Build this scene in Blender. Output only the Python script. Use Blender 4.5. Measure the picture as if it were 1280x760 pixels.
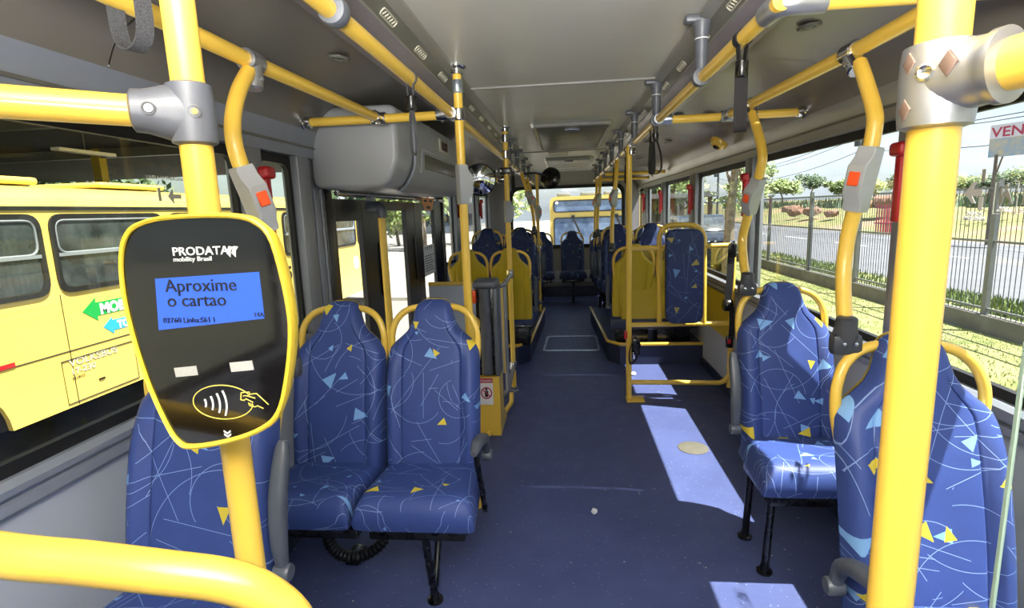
import bpy, bmesh, math, random
import numpy as np
from mathutils import Vector, Matrix

for _o in list(bpy.data.objects):
    bpy.data.objects.remove(_o)
SC = bpy.context.scene
COL = SC.collection
RND = random.Random(7)

# ------------------------------------------------------------------ camera
CAM_H = 1.42
cam = bpy.data.cameras.new('camera')
cam.sensor_width = 36.0
cam.lens = 672.0 / 1280.0 * 36.0
cam.clip_start = 0.02
cam.clip_end = 500
cam_o = bpy.data.objects.new('camera', cam)
COL.objects.link(cam_o)
ROT = ((0.99484855, 0.01903189, 0.09956982),
       (0.09483919, 0.1721696, -0.98049128),
       (-0.03580349, 0.98488345, 0.16947771))
cam_o.matrix_world = Matrix.Translation((0, 0, CAM_H)) @ Matrix(ROT).to_4x4()
SC.camera = cam_o

# ------------------------------------------------------------------ sky, sun, exposure
world = bpy.data.worlds.new('sky')
SC.world = world
world.use_nodes = True
wn = world.node_tree
wn.nodes.clear()
_out = wn.nodes.new('ShaderNodeOutputWorld')
_bg = wn.nodes.new('ShaderNodeBackground')
_sky = wn.nodes.new('ShaderNodeTexSky')
_sky.sky_type = 'NISHITA'
_sky.sun_disc = False
_sky.sun_elevation = math.radians(66)
_sky.sun_rotation = math.radians(90)
_sky.air_density = 1.0
_sky.dust_density = 2.2
_sky.ozone_density = 1.0
_tc = wn.nodes.new('ShaderNodeTexCoord')
_mp = wn.nodes.new('ShaderNodeMapping')
_mp.inputs['Scale'].default_value = (1.0, 1.0, 4.0)
_nz = wn.nodes.new('ShaderNodeTexNoise')
_nz.inputs['Scale'].default_value = 2.2
_nz.inputs['Detail'].default_value = 6
_nz.inputs['Roughness'].default_value = 0.6
_cr = wn.nodes.new('ShaderNodeValToRGB')
_cr.color_ramp.elements[0].position = 0.42
_cr.color_ramp.elements[1].position = 0.75
_cr.color_ramp.elements[0].color = (0.25, 0.25, 0.25, 1)
_cr.color_ramp.elements[1].color = (0.9, 0.9, 0.9, 1)
_mx = wn.nodes.new('ShaderNodeMix')
_mx.data_type = 'RGBA'
_mx.inputs[7].default_value = (6.6, 7.6, 9.0, 1)
L = wn.links.new
L(_tc.outputs['Generated'], _mp.inputs['Vector'])
L(_mp.outputs[0], _nz.inputs['Vector'])
L(_nz.outputs[0], _cr.inputs[0])
L(_cr.outputs[0], _mx.inputs[0])
L(_sky.outputs[0], _mx.inputs[6])
L(_mx.outputs[2], _bg.inputs['Color'])
_bg.inputs['Strength'].default_value = 0.13
L(_bg.outputs[0], _out.inputs['Surface'])

sun = bpy.data.lights.new('sun', 'SUN')
sun.energy = 13.0
sun.angle = math.radians(0.55)
sun.color = (1.0, 0.95, 0.87)
sun_o = bpy.data.objects.new('sun', sun)
COL.objects.link(sun_o)
sun_o.rotation_euler = Vector((0.43, -0.12, 1.0)).to_track_quat('Z', 'Y').to_euler()
sun_o.location = (6, 0, 12)

# the photographer's flash: an unseen disk lamp behind the camera, bounced off the ceiling
flash = bpy.data.lights.new('flash', 'AREA')
flash.shape = 'DISK'
flash.size = 0.6
flash.energy = 170
flash.spread = math.radians(140)
flash.color = (1.0, 0.97, 0.93)
flash_o = bpy.data.objects.new('flash', flash)
COL.objects.link(flash_o)
flash_o.location = (0.0, -0.6, 1.50)
flash_o.rotation_euler = (math.radians(160), 0, 0)

SC.view_settings.view_transform = 'Standard'
SC.view_settings.look = 'None'
SC.view_settings.gamma = 1.0
SC.view_settings.exposure = 0.85
SC.view_settings.use_curve_mapping = False
SC.cycles.use_denoising = True
SC.cycles.max_bounces = 10
SC.cycles.transparent_max_bounces = 24
SC.cycles.sample_clamp_indirect = 6.0


# ------------------------------------------------------------------ materials
def hexc(h, k=1.0):
    r = []
    for i in (0, 2, 4):
        v = int(h[i:i + 2], 16) / 255
        v = v / 12.92 if v <= 0.04045 else ((v + 0.055) / 1.055) ** 2.4
        r.append(v * k)
    return (r[0], r[1], r[2], 1)


class NT:
    """tiny node-tree writer"""
    def __init__(s, m):
        s.t = m.node_tree
        s.n = s.t.nodes
    def node(s, typ, **kw):
        n = s.n.new(typ)
        for k, v in kw.items():
            setattr(n, k, v)
        return n
    def put(s, sock, v):
        if isinstance(v, bpy.types.NodeSocket):
            s.t.links.new(v, sock)
        elif v is not None:
            sock.default_value = v
    def math(s, op, a, b=None, c=None, clamp=False):
        n = s.node('ShaderNodeMath', operation=op)
        n.use_clamp = clamp
        s.put(n.inputs[0], a)
        s.put(n.inputs[1], b)
        s.put(n.inputs[2], c)
        return n.outputs[0]
    def vmath(s, op, a, b=None, scale=None):
        n = s.node('ShaderNodeVectorMath', operation=op)
        s.put(n.inputs[0], a)
        s.put(n.inputs[1], b)
        if scale is not None:
            s.put(n.inputs['Scale'], scale)
        return n.outputs['Value'] if op in ('DOT_PRODUCT', 'LENGTH', 'DISTANCE') else n.outputs[0]
    def mix(s, f, a, b):
        n = s.node('ShaderNodeMix', data_type='RGBA')
        s.put(n.inputs[0], f)
        s.put(n.inputs[6], a)
        s.put(n.inputs[7], b)
        return n.outputs[2]
    def noise(s, vec, scale, detail=3, rough=0.5):
        n = s.node('ShaderNodeTexNoise')
        s.put(n.inputs['Vector'], vec)
        n.inputs['Scale'].default_value = scale
        n.inputs['Detail'].default_value = detail
        n.inputs['Roughness'].default_value = rough
        return n.outputs[0]
    def ramp(s, f, a, b, ca=(0, 0, 0, 1), cb=(1, 1, 1, 1)):
        n = s.node('ShaderNodeValToRGB')
        n.color_ramp.elements[0].position = a
        n.color_ramp.elements[1].position = b
        n.color_ramp.elements[0].color = ca
        n.color_ramp.elements[1].color = cb
        s.put(n.inputs[0], f)
        return n.outputs[0]
    def sep(s, v):
        n = s.node('ShaderNodeSeparateXYZ')
        s.put(n.inputs[0], v)
        return n.outputs
    def comb(s, x, y, z=0.0):
        n = s.node('ShaderNodeCombineXYZ')
        s.put(n.inputs[0], x)
        s.put(n.inputs[1], y)
        s.put(n.inputs[2], z)
        return n.outputs[0]
    def bump(s, h, strength, dist=0.002):
        n = s.node('ShaderNodeBump')
        n.inputs['Strength'].default_value = strength
        n.inputs['Distance'].default_value = dist
        s.put(n.inputs['Height'], h)
        return n.outputs[0]
    def obj(s):
        return s.node('ShaderNodeTexCoord').outputs['Object']


def newmat(name):
    m = bpy.data.materials.new(name)
    m.use_nodes = True
    nt = NT(m)
    return m, nt, m.node_tree.nodes['Principled BSDF']


def plain(name, col, rough=0.5, metal=0.0, var=0.12, nscale=6.0, bump=0.0, bscale=200, coat=0.0, spec=0.5, col2=None):
    m, t, b = newmat(name)
    c = hexc(col) if isinstance(col, str) else col
    o = t.obj()
    if var:
        f = t.ramp(t.noise(o, nscale, 4, 0.6), 0.35, 0.7)
        c2 = hexc(col2) if col2 else tuple(x * (1 - var) for x in c[:3]) + (1,)
        t.put(b.inputs['Base Color'], t.mix(f, c, c2))
        t.put(b.inputs['Roughness'], t.math('MULTIPLY_ADD', t.noise(o, nscale * 3, 3), 0.18, rough - 0.09, clamp=True))
    else:
        b.inputs['Base Color'].default_value = c
        b.inputs['Roughness'].default_value = rough
    b.inputs['Metallic'].default_value = metal
    b.inputs['Coat Weight'].default_value = coat
    b.inputs['Coat Roughness'].default_value = 0.12
    b.inputs['Specular IOR Level'].default_value = spec
    if bump:
        t.put(b.inputs['Normal'], t.bump(t.noise(o, bscale, 2), bump))
    return m


def emit(name, col, k):
    m, t, b = newmat(name)
    b.inputs['Base Color'].default_value = hexc(col, 0.3)
    b.inputs['Emission Color'].default_value = hexc(col)
    b.inputs['Emission Strength'].default_value = k
    b.inputs['Roughness'].default_value = 0.15
    return m


def glass(name, tint=(1, 1, 1, 1), refl=1.0, rough=0.02, grime=0.0):
    m, t, b = newmat(name)
    t.n.remove(b)
    out = t.n['Material Output']
    tr = t.node('ShaderNodeBsdfTransparent')
    tr.inputs[0].default_value = tint
    gl = t.node('ShaderNodeBsdfGlossy')
    gl.inputs['Roughness'].default_value = rough
    lw = t.node('ShaderNodeLayerWeight')
    lw.inputs[0].default_value = 0.5
    sch = t.math('MULTIPLY_ADD', t.math('POWER', lw.outputs['Facing'], 5.0), 0.9, 0.04)
    mx = t.node('ShaderNodeMixShader')
    t.put(mx.inputs[0], t.math('MULTIPLY', sch, refl * 0.5, clamp=True))
    t.put(mx.inputs[1], tr.outputs[0])
    t.put(mx.inputs[2], gl.outputs[0])
    res = mx.outputs[0]
    if grime:
        df = t.node('ShaderNodeBsdfDiffuse')
        df.inputs[0].default_value = (0.6, 0.58, 0.52, 1)
        m2 = t.node('ShaderNodeMixShader')
        t.put(m2.inputs[0], t.math('MULTIPLY', t.ramp(t.noise(t.obj(), 3.0, 6, 0.65), 0.4, 0.8), grime))
        t.put(m2.inputs[1], res)
        t.put(m2.inputs[2], df.outputs[0])
        res = m2.outputs[0]
    t.put(out.inputs['Surface'], res)
    return m


M = {}
M['yellow'] = plain('yellow_paint', 'e4bc4a', 0.3, 0, 0, 9, coat=0.3)
M['shell'] = plain('yellow_plastic', 'bfa41c', 0.42, 0, 0.08, 7)
M['bright_yellow'] = plain('bright_yellow_plastic', 'e6c83a', 0.4, 0, 0.05, 7)
M['bus_yellow'] = plain('bus_body_yellow', 'e2c468', 0.35, 0, 0.06, 1.5, coat=0.3)
M['grey_plastic'] = plain('dark_grey_plastic', '50535b', 0.42, 0, 0.1, 12, bump=0.1, bscale=500)
M['hanger'] = plain('hanger_grey_plastic', '565a62', 0.42, 0, 0.08, 12)
M['arm_grey'] = plain('armrest_grey_plastic', '4e535b', 0.36, 0, 0.1, 12)
M['button_grey'] = plain('button_housing_grey', 'a3a6a9', 0.4, 0, 0.06, 12)
M['alu'] = plain('cast_aluminium', 'a3a5a9', 0.36, 0.8, 0.15, 14)
M['chrome'] = plain('chrome', 'd5d5d8', 0.16, 1.0, 0.08, 20)
M['black'] = plain('black_enamel', '0c0c0e', 0.28, 0, 0.2, 10)
M['rubber'] = plain('black_rubber', '0b0b0c', 0.6, 0, 0.2, 10)
M['frame_black'] = plain('black_door_paint', '120e0e', 0.32, 0, 0.2, 4)
M['webbing'] = plain('black_webbing', '17151a', 0.75, 0, 0.3, 60, bump=0.6, bscale=900)
M['webbing_grey'] = plain('grey_webbing', '55565a', 0.8, 0, 0.75, 420, bump=0.8, bscale=700)
M['red'] = plain('red_plastic', 'c01420', 0.35, 0, 0.15, 10, coat=0.2)
M['orange'] = plain('orange_plastic', 'f2541c', 0.4, 0, 0.05, 10)
M['white'] = plain('white_vinyl', 'e8e8e6', 0.5, 0, 0.05, 10)
M['white_ink'] = plain('white_ink', 'f4f4f4', 0.5, 0, 0, 10)
M['yellow_ink'] = plain('yellow_ink', 'e6d05a', 0.5, 0, 0, 10)
M['black_ink'] = plain('black_ink', '101014', 0.5, 0, 0, 10)
M['red_ink'] = plain('red_ink', 'b0304a', 0.5, 0, 0, 10)
M['orange_ink'] = plain('orange_ink', 'f0a060', 0.5, 0, 0.0, 10)
M['green_ink'] = plain('green_ink', '0f9a48', 0.4, 0, 0.0, 10)
M['blue_ink'] = plain('blue_ink', '2a9fe0', 0.4, 0, 0.0, 10)
M['grey_ink'] = plain('grey_ink', 'b9b9ae', 0.4, 0, 0.0, 10)
M['wall'] = plain('wall_laminate', 'b4bac4', 0.45, 0, 0.05, 3, bump=0.06, bscale=300)
M['wall_dark'] = plain('rear_laminate', '8d8d92', 0.5, 0, 0.06, 3)
M['moulding'] = plain('grey_moulding', '8a909b', 0.38, 0.2, 0.08, 5)
M['pillar'] = plain('pillar_grey', '8f9297', 0.38, 0.3, 0.1, 4)
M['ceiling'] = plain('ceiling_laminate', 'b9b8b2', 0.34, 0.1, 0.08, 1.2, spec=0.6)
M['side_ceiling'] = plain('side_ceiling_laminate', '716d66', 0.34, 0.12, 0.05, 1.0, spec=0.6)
M['duct'] = plain('duct_grey', '67675f', 0.36, 0.1, 0.1, 2)
M['duct_strip'] = plain('duct_strip_mauve', '85808a', 0.34, 0.3, 0.08, 2)
M['duct_lip'] = plain('duct_lip_grey', '9c9b96', 0.34, 0.4, 0.06, 2)
M['box_grey'] = plain('door_drive_cover_grey', 'a6a9ad', 0.4, 0.05, 0.05, 3, bump=0.05, bscale=300)
M['podium'] = plain('podium_dark_blue', '1c2340', 0.5, 0, 0.15, 9)
M['hose'] = plain('black_hose', '101011', 0.45, 0, 0.2, 20)
M['steel'] = plain('brushed_steel', 'a7b0bb', 0.3, 0.8, 0.1, 9)
M['cream'] = plain('cream_cap', 'bdb9a8', 0.45, 0, 0.12, 20)
M['display'] = plain('display_red_brown', '3a120a', 0.2, 0, 0.2, 40)
M['brown'] = plain('brown_recess', '6a5448', 0.5, 0, 0.3, 60)
M['cap'] = plain('dusty_cap', '5c5950', 0.5, 0, 0.2, 20)
M['joint'] = plain('black_joint_plastic', '35373c', 0.42, 0, 0.1, 12)
M['tape'] = plain('grey_tape', 'aeaeaa', 0.6, 0, 0.35, 900)
M['screen_black'] = plain('reader_black_glass', '0a0809', 0.06, 0, 0.3, 30, coat=0.6)
M['screen_blue'] = emit('reader_display_blue', '3563d6', 0.55)
M['mirror'] = plain('mirror_glass', 'c8ccd2', 0.03, 1.0, 0, 1)
M['glass'] = glass('window_glass', (0.93, 0.95, 0.94, 1), 1.0, 0.01, 0.03)
M['glass_tinted'] = glass('tinted_window_glass', (0.82, 0.84, 0.76, 1), 1.4, 0.01, 0.02)
M['glass_edge'] = plain('glass_edge_green', '9fb8a6', 0.2, 0, 0.05, 10)
M['bus_glass'] = plain('bus_window_glass', '20262a', 0.06, 0, 0.6, 3.0, coat=0.5, col2='4a5256')
M['wind_glass'] = plain('bus_windscreen_glass', '46587a', 0.08, 0, 0.4, 2.0, coat=0.5, col2='8ba0bf')
M['bus_dark'] = plain('bus_underbody', '1a1815', 0.8, 0, 0.3, 3)
M['tyre'] = plain('tyre_rubber', '2a2724', 0.85, 0, 0.3, 8)
M['rim_grey'] = plain('wheel_rim_grey', '8d8a85', 0.5, 0.3, 0.2, 8)
M['bark'] = plain('bark', '8c8070', 0.9, 0, 0.4, 6, bump=0.8, bscale=30, col2='5c5146')
M['leaf_a'] = plain('leaf_green', '6b7d3c', 0.6, 0, 0.45, 2, col2='4a5c2a')
M['leaf_b'] = plain('leaf_pale_green', '8b9a5c', 0.6, 0, 0.4, 2, col2='66783e')
M['leaf_c'] = plain('leaf_dark_green', '48603a', 0.6, 0, 0.4, 2, col2='31462a')
M['fence_grey'] = plain('fence_grey_paint', '6a6d6e', 0.5, 0.1, 0.1, 5)
M['kerb'] = plain('concrete_kerb', '6f6d66', 0.9, 0, 0.3, 3, bump=0.3, bscale=40)
M['concrete'] = plain('pale_concrete', 'a8a298', 0.9, 0, 0.15, 1.5)
M['wood'] = plain('grey_wood', '6e6257', 0.85, 0, 0.3, 3)
M['roof_grey'] = plain('roof_sheet_grey', '7b7f80', 0.6, 0.2, 0.2, 2)
M['van_blue'] = plain('van_dark_blue', '27303c', 0.25, 0.2, 0.1, 2, coat=0.5)
M['wire'] = plain('wire_dark', '30343a', 0.7, 0, 0, 1)
M['pole_dark'] = plain('utility_pole_grey', '4a4d50', 0.9, 0, 0.2, 3)
M['bill_img'] = plain('billboard_picture', '8fa3b2', 0.6, 0, 0.7, 2.2, col2='c9b48c')
M['redsoil'] = plain('red_rubble', '8f6a58', 0.95, 0, 0.3, 4, bump=0.5, bscale=20)
M['building'] = plain('pale_render', 'b9b7b0', 0.8, 0, 0.15, 0.6)


def floor_mat():
    m, t, b = newmat('blue_speckled_vinyl')
    o = t.obj()
    base = t.mix(t.ramp(t.noise(o, 2.5, 5, 0.6), 0.3, 0.75), hexc('424c78'), hexc('363f68'))
    def specks(scale, thr, col, base):
        v = t.node('ShaderNodeTexVoronoi')
        v.inputs['Scale'].default_value = scale
        t.put(v.inputs['Vector'], o)
        r = t.sep(v.outputs['Color'])
        d = t.math('MULTIPLY', t.math('LESS_THAN', v.outputs['Distance'], 0.26), t.math('GREATER_THAN', r[0], thr))
        return t.mix(d, base, hexc(col))
    base = specks(210, 0.72, '44558c', base)
    base = specks(120, 0.965, '8d98ba', base)
    base = specks(60, 0.992, 'a89c94', base)
    # dirt scuffs, always there
    sc = t.math('MULTIPLY', t.ramp(t.noise(o, 5.5, 6, 0.7), 0.6, 0.72), 0.16)
    base = t.mix(sc, base, hexc('6b6f80'))
    t.put(b.inputs['Base Color'], base)
    t.put(b.inputs['Roughness'], t.math('MULTIPLY_ADD', t.noise(o, 9, 4), 0.25, 0.4))
    t.put(b.inputs['Normal'], t.bump(t.noise(o, 420, 2), 0.25, 0.001))
    return m


M['floor'] = floor_mat()


def seat_mat(name, base_hex, line_k=1.0):
    m, t, b = newmat(name)
    uv = t.node('ShaderNodeUVMap').outputs[0]
    rnd = t.node('ShaderNodeObjectInfo').outputs['Random']
    off = t.comb(t.math('MULTIPLY', rnd, 37.0), t.math('MULTIPLY', rnd, 11.3))
    p0 = t.vmath('ADD', uv, off)

    def cell(scale, shift):
        v = t.node('ShaderNodeTexVoronoi')
        v.voronoi_dimensions = '2D'
        v.inputs['Scale'].default_value = scale
        p = t.vmath('ADD', p0, (shift, shift * 1.7, 0))
        t.put(v.inputs['Vector'], p)
        # the Position output is already in the units of the input vector
        dv = t.vmath('SUBTRACT', p, v.outputs['Position'])
        return t.sep(dv), t.sep(v.outputs['Color']), t.vmath('LENGTH', dv)

    def direction(d, ang):
        return t.math('ADD', t.math('MULTIPLY', d[0], t.math('COSINE', ang)), t.math('MULTIPLY', d[1], t.math('SINE', ang)))

    masks = []
    for scale, shift in ((2.6, 0.0), (3.0, 3.1), (3.5, 7.7), (4.4, 12.1)):           # arcs
        d, c, ln = cell(scale, shift)
        r = t.math('MULTIPLY_ADD', c[0], 0.13, 0.07)
        ring = t.math('LESS_THAN', t.math('ABSOLUTE', t.math('SUBTRACT', ln, r)), 0.0008)
        half = t.math('GREATER_THAN', direction(d, t.math('MULTIPLY', c[1], 6.283)), t.math('MULTIPLY', r, -0.2))
        masks.append(t.math('MULTIPLY', ring, half))
    for scale, shift in ((3.2, 1.3), (4.0, 5.9), (4.6, 9.2), (3.6, 14.2), (5.4, 17.7)):           # straight strokes
        d, c, ln = cell(scale, shift)
        a = t.math('MULTIPLY', c[0], 6.283)
        st = t.math('LESS_THAN', t.math('ABSOLUTE', direction(d, a)), 0.0008)
        masks.append(t.math('MULTIPLY', st, t.math('LESS_THAN', ln, t.math('MULTIPLY_ADD', c[2], 0.12, 0.04))))
    lines = masks[0]
    for k in masks[1:]:
        lines = t.math('MAXIMUM', lines, k)

    def shards(scale, shift, thr, size):
        d, c, ln = cell(scale, shift)
        a = t.math('MULTIPLY', c[0], 6.283)
        s = t.math('MULTIPLY_ADD', c[2], size, size * 0.6)
        e1 = direction(d, a)
        e2 = direction(d, t.math('ADD', a, 2.35))
        e3 = direction(d, t.math('ADD', a, 4.3))
        mx = t.math('MAXIMUM', t.math('MAXIMUM', e1, e2), e3)
        return t.math('MULTIPLY', t.math('LESS_THAN', mx, s), t.math('GREATER_THAN', c[1], thr))
    yel = shards(7.5, 2.2, 0.6, 0.0095)
    lig = shards(7.0, 6.4, 0.62, 0.0105)
    lig2 = shards(11.0, 8.4, 0.85, 0.007)
    base = t.mix(t.ramp(t.noise(uv, 14, 3), 0.3, 0.8), hexc(base_hex), hexc(base_hex, 0.86))
    colr = t.mix(t.math('MULTIPLY', lines, 0.6 * line_k), base, hexc('9db8e6'))
    colr = t.mix(t.math('MULTIPLY', t.math('MAXIMUM', lig, lig2), line_k), colr, hexc('7aa6d6'))
    colr = t.mix(t.math('MULTIPLY', yel, line_k), colr, hexc('d8c13c'))
    t.put(b.inputs['Base Color'], colr)
    b.inputs['Roughness'].default_value = 0.5
    b.inputs['Specular IOR Level'].default_value = 0.3
    t.put(b.inputs['Normal'], t.bump(t.noise(uv, 900, 2), 0.12, 0.0006))
    return m


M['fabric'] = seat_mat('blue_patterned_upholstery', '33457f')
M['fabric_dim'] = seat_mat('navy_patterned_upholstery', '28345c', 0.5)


def ground_mat(name, a, b_, scale, rough=0.95, c3=None, s3=1.0, b=0.4):
    m, t, bs = newmat(name)
    o = t.obj()
    col = t.mix(t.ramp(t.noise(o, scale, 8, 0.65), 0.35, 0.68), hexc(a), hexc(b_))
    if c3:
        col = t.mix(t.ramp(t.noise(o, s3, 5, 0.6), 0.5, 0.64), col, hexc(c3))
    t.put(bs.inputs['Base Color'], col)
    bs.inputs['Roughness'].default_value = rough
    bs.inputs['Specular IOR Level'].default_value = 0.2
    t.put(bs.inputs['Normal'], t.bump(t.noise(o, scale * 12, 4), b, 0.03))
    return m


M['asphalt'] = ground_mat('asphalt', '7f7d7a', '6c6b69', 2.5)
M['roadm'] = ground_mat('pale_road', '6a6b71', '606166', 0.6)
M['lawn'] = ground_mat('lawn_soil', '73784a', '8d8a62', 1.3, c3='5a6636', s3=0.8)
M['bank'] = ground_mat('bank_soil', '6c7046', '837f56', 0.5, c3='9a7a66', s3=0.16)
M['grass'] = plain('grass_blade', '74803f', 0.7, 0, 0.4, 0.8, col2='8f9058')


# ------------------------------------------------------------------ mesh builder
class MB:
    def __init__(s):
        s.bm = bmesh.new()
        s.uv = None

    def box(s, c, d, bevel=0.0, seg=2, rot=None):
        r = bmesh.ops.create_cube(s.bm, size=1.0)
        vs = r['verts']
        bmesh.ops.scale(s.bm, vec=d, verts=vs)
        if bevel:
            es = list({e for v in vs for e in v.link_edges})
            q = bmesh.ops.bevel(s.bm, geom=es, offset=bevel, segments=seg, affect='EDGES', profile=0.5)
            vs = list({v for f in q['faces'] for v in f.verts} | {v for v in vs if v.is_valid})
        if rot is not None:
            bmesh.ops.transform(s.bm, matrix=rot.to_4x4(), verts=vs)
        bmesh.ops.translate(s.bm, vec=c, verts=vs)
        return s

    def box2(s, a, b, bevel=0.0, seg=2):
        c = [(a[i] + b[i]) / 2 for i in range(3)]
        d = [abs(b[i] - a[i]) for i in range(3)]
        return s.box(c, d, bevel, seg)

    def rings(s, rings, closed=False, caps=True):
        """loft a list of equal-length point rings"""
        vr = [[s.bm.verts.new(p) for p in r] for r in rings]
        n = len(vr[0])
        m = len(vr)
        for i in range(m if closed else m - 1):
            a, b = vr[i], vr[(i + 1) % m]
            for j in range(n):
                s.bm.faces.new((a[j], a[(j + 1) % n], b[(j + 1) % n], b[j]))
        if caps and not closed:
            s.bm.faces.new(list(reversed(vr[0])))
            s.bm.faces.new(vr[-1])
        return s

    def tube(s, pts, r, n=12, closed=False, caps=True, rr=None, flat=None):
        """sweep a circle (or a flat strip: flat=(w, t, side)) along pts"""
        P = [Vector(p) for p in pts]
        m = len(P)
        T = []
        for i in range(m):
            if closed:
                d = P[(i + 1) % m] - P[i - 1]
            else:
                d = P[min(i + 1, m - 1)] - P[max(i - 1, 0)]
            T.append(d.normalized())
        ref = Vector((0, 0, 1)) if abs(T[0].z) < 0.9 else Vector((1, 0, 0))
        if flat:
            ref = Vector(flat[2])
        u = (ref - ref.dot(T[0]) * T[0]).normalized()
        rings = []
        for i in range(m):
            u = (u - u.dot(T[i]) * T[i]).normalized()
            v = T[i].cross(u)
            if flat:
                w, th = flat[0] / 2, flat[1] / 2
                rings.append([P[i] + u * a + v * b for a, b in ((w, th), (-w, th), (-w, -th), (w, -th))])
            else:
                q = rr[i] if rr else r
                rings.append([P[i] + u * (math.cos(2 * math.pi * k / n) * q) + v * (math.sin(2 * math.pi * k / n) * q) for k in range(n)])
        return s.rings(rings, closed, caps)

    def cyl(s, a, b, r, n=16, r2=None):
        return s.tube([a, b], r, n, rr=[r, r if r2 is None else r2])

    def lathe(s, c, axis, prof, n=20):
        """prof: (radius, distance along axis)"""
        ax = Vector(axis).normalized()
        ref = Vector((0, 0, 1)) if abs(ax.z) < 0.9 else Vector((1, 0, 0))
        u = (ref - ref.dot(ax) * ax).normalized()
        v = ax.cross(u)
        c = Vector(c)
        rings = [[c + ax * h + (u * math.cos(2 * math.pi * k / n) + v * math.sin(2 * math.pi * k / n)) * max(r, 1e-4) for k in range(n)] for r, h in prof]
        return s.rings(rings)

    def prism(s, pts, o, X, U, depth, bevel=0.0):
        """extrude the 2-D outline pts (in axes X, U at o) by depth along -(X x U)"""
        X, U, o = Vector(X), Vector(U), Vector(o)
        nrm = X.cross(U).normalized()
        a = [o + X * p[0] + U * p[1] for p in pts]
        if bevel:
            c = sum(a, Vector()) / len(a)
            ins = []
            k = len(a)
            for i in range(k):
                e1 = (a[i] - a[i - 1]).normalized()
                e2 = (a[(i + 1) % k] - a[i]).normalized()
                nn = (nrm.cross(e1) + nrm.cross(e2))
                nn = nn.normalized() if nn.length > 1e-6 else (c - a[i]).normalized()
                ins.append(a[i] + nn * bevel)
            rs = [[p for p in ins], [p - nrm * bevel * 0.35 + (q - p) * 0.72 for p, q in zip(ins, a)], [p - nrm * bevel for p in a], [p - nrm * depth for p in a]]
        else:
            rs = [a, [p - nrm * depth for p in a]]
        rs = [list(reversed(r)) for r in rs]
        return s.rings(rs)

    def grid(s, rows, uvs=None):
        vs = [[s.bm.verts.new(p) for p in r] for r in rows]
        if uvs is not None and s.uv is None:
            s.uv = s.bm.loops.layers.uv.new('UVMap')
        for i in range(len(vs) - 1):
            for j in range(len(vs[0]) - 1):
                ij = ((i, j), (i, j + 1), (i + 1, j + 1), (i + 1, j))
                f = s.bm.faces.new([vs[a][b] for a, b in ij])
                if uvs is not None:
                    for l, (a, b) in zip(f.loops, ij):
                        l[s.uv].uv = uvs[a][b]
        return vs

    def quad(s, *p):
        s.bm.faces.new([s.bm.verts.new(q) for q in p])
        return s

    def mesh(s, name, mat, smooth=True, angle=40, recalc=True):
        if recalc:
            bmesh.ops.recalc_face_normals(s.bm, faces=s.bm.faces)
        me = bpy.data.meshes.new(name)
        for f in s.bm.faces:
            f.smooth = smooth
        s.bm.to_mesh(me)
        s.bm.free()
        if smooth:
            me.set_sharp_from_angle(angle=math.radians(angle))
        me.materials.append(mat)
        return me

    def build(s, name, mat, parent=None, smooth=True, angle=40, recalc=True):
        """link as ONE object; points are world coordinates, re-based on the parent's place"""
        me = s.mesh(name, mat, smooth, angle, recalc)
        return link(name, me, parent)


def wloc(o):
    v = Vector((0, 0, 0))
    while o is not None:
        v += o.location
        o = o.parent
    return v


def link(name, me, parent=None):
    ob = bpy.data.objects.new(name, me)
    COL.objects.link(ob)
    if parent is not None:
        me.transform(Matrix.Translation(-wloc(parent)))
        ob.parent = parent
    return ob


def tag(o, label=None, cat=None, group=None, kind=None):
    if label:
        o['label'] = label
    if cat:
        o['category'] = cat
    if group:
        o['group'] = group
    if kind:
        o['kind'] = kind
    return o


def thing(name, label, cat, loc=(0, 0, 0), group=None, rz=0.0):
    o = bpy.data.objects.new(name, None)
    o.empty_display_size = 0.05
    COL.objects.link(o)
    o.location = loc
    o.rotation_euler = (0, 0, rz)
    return tag(o, label, cat, group)


def structure(name, loc=(0, 0, 0)):
    o = bpy.data.objects.new(name, None)
    COL.objects.link(o)
    o.location = loc
    o['kind'] = 'structure'
    return o


def copy_thing(src, loc, rz=None, label=None, group=None):
    r = src.copy()
    COL.objects.link(r)
    r.location = loc
    if rz is not None:
        r.rotation_euler = (0, 0, rz)
    if label:
        r['label'] = label
    if group:
        r['group'] = group
    for ch in list(src.children):
        c = ch.copy()
        COL.objects.link(c)
        c.parent = r
        for g in list(ch.children):
            d = g.copy()
            COL.objects.link(d)
            d.parent = c
    return r


def smooth_path(pts, n=6, closed=False):
    """Catmull-Rom through pts"""
    P = [Vector(p) for p in pts]
    m = len(P)
    out = []
    rng = range(m if closed else m - 1)
    for i in rng:
        if closed:
            a, b, c, d = P[i - 1], P[i], P[(i + 1) % m], P[(i + 2) % m]
        else:
            a, b, c, d = P[max(i - 1, 0)], P[i], P[i + 1], P[min(i + 2, m - 1)]
        for k in range(n):
            t = k / n
            out.append(0.5 * ((2 * b) + (c - a) * t + (2 * a - 5 * b + 4 * c - d) * t * t + (3 * b - a - 3 * c + d) * t ** 3))
    if not closed:
        out.append(P[-1])
    return out


def fillet(pts, r, n=6):
    """round the corners of a polyline with radius-like distance r"""
    P = [Vector(p) for p in pts]
    out = [P[0]]
    for i in range(1, len(P) - 1):
        a, b, c = P[i - 1], P[i], P[i + 1]
        d1 = (a - b)
        d2 = (c - b)
        q = min(r, d1.length * 0.49, d2.length * 0.49)
        p1 = b + d1.normalized() * q
        p2 = b + d2.normalized() * q
        for k in range(n + 1):
            t = k / n
            out.append((1 - t) ** 2 * p1 + 2 * t * (1 - t) * b + t * t * p2)
    out.append(P[-1])
    return out


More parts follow.
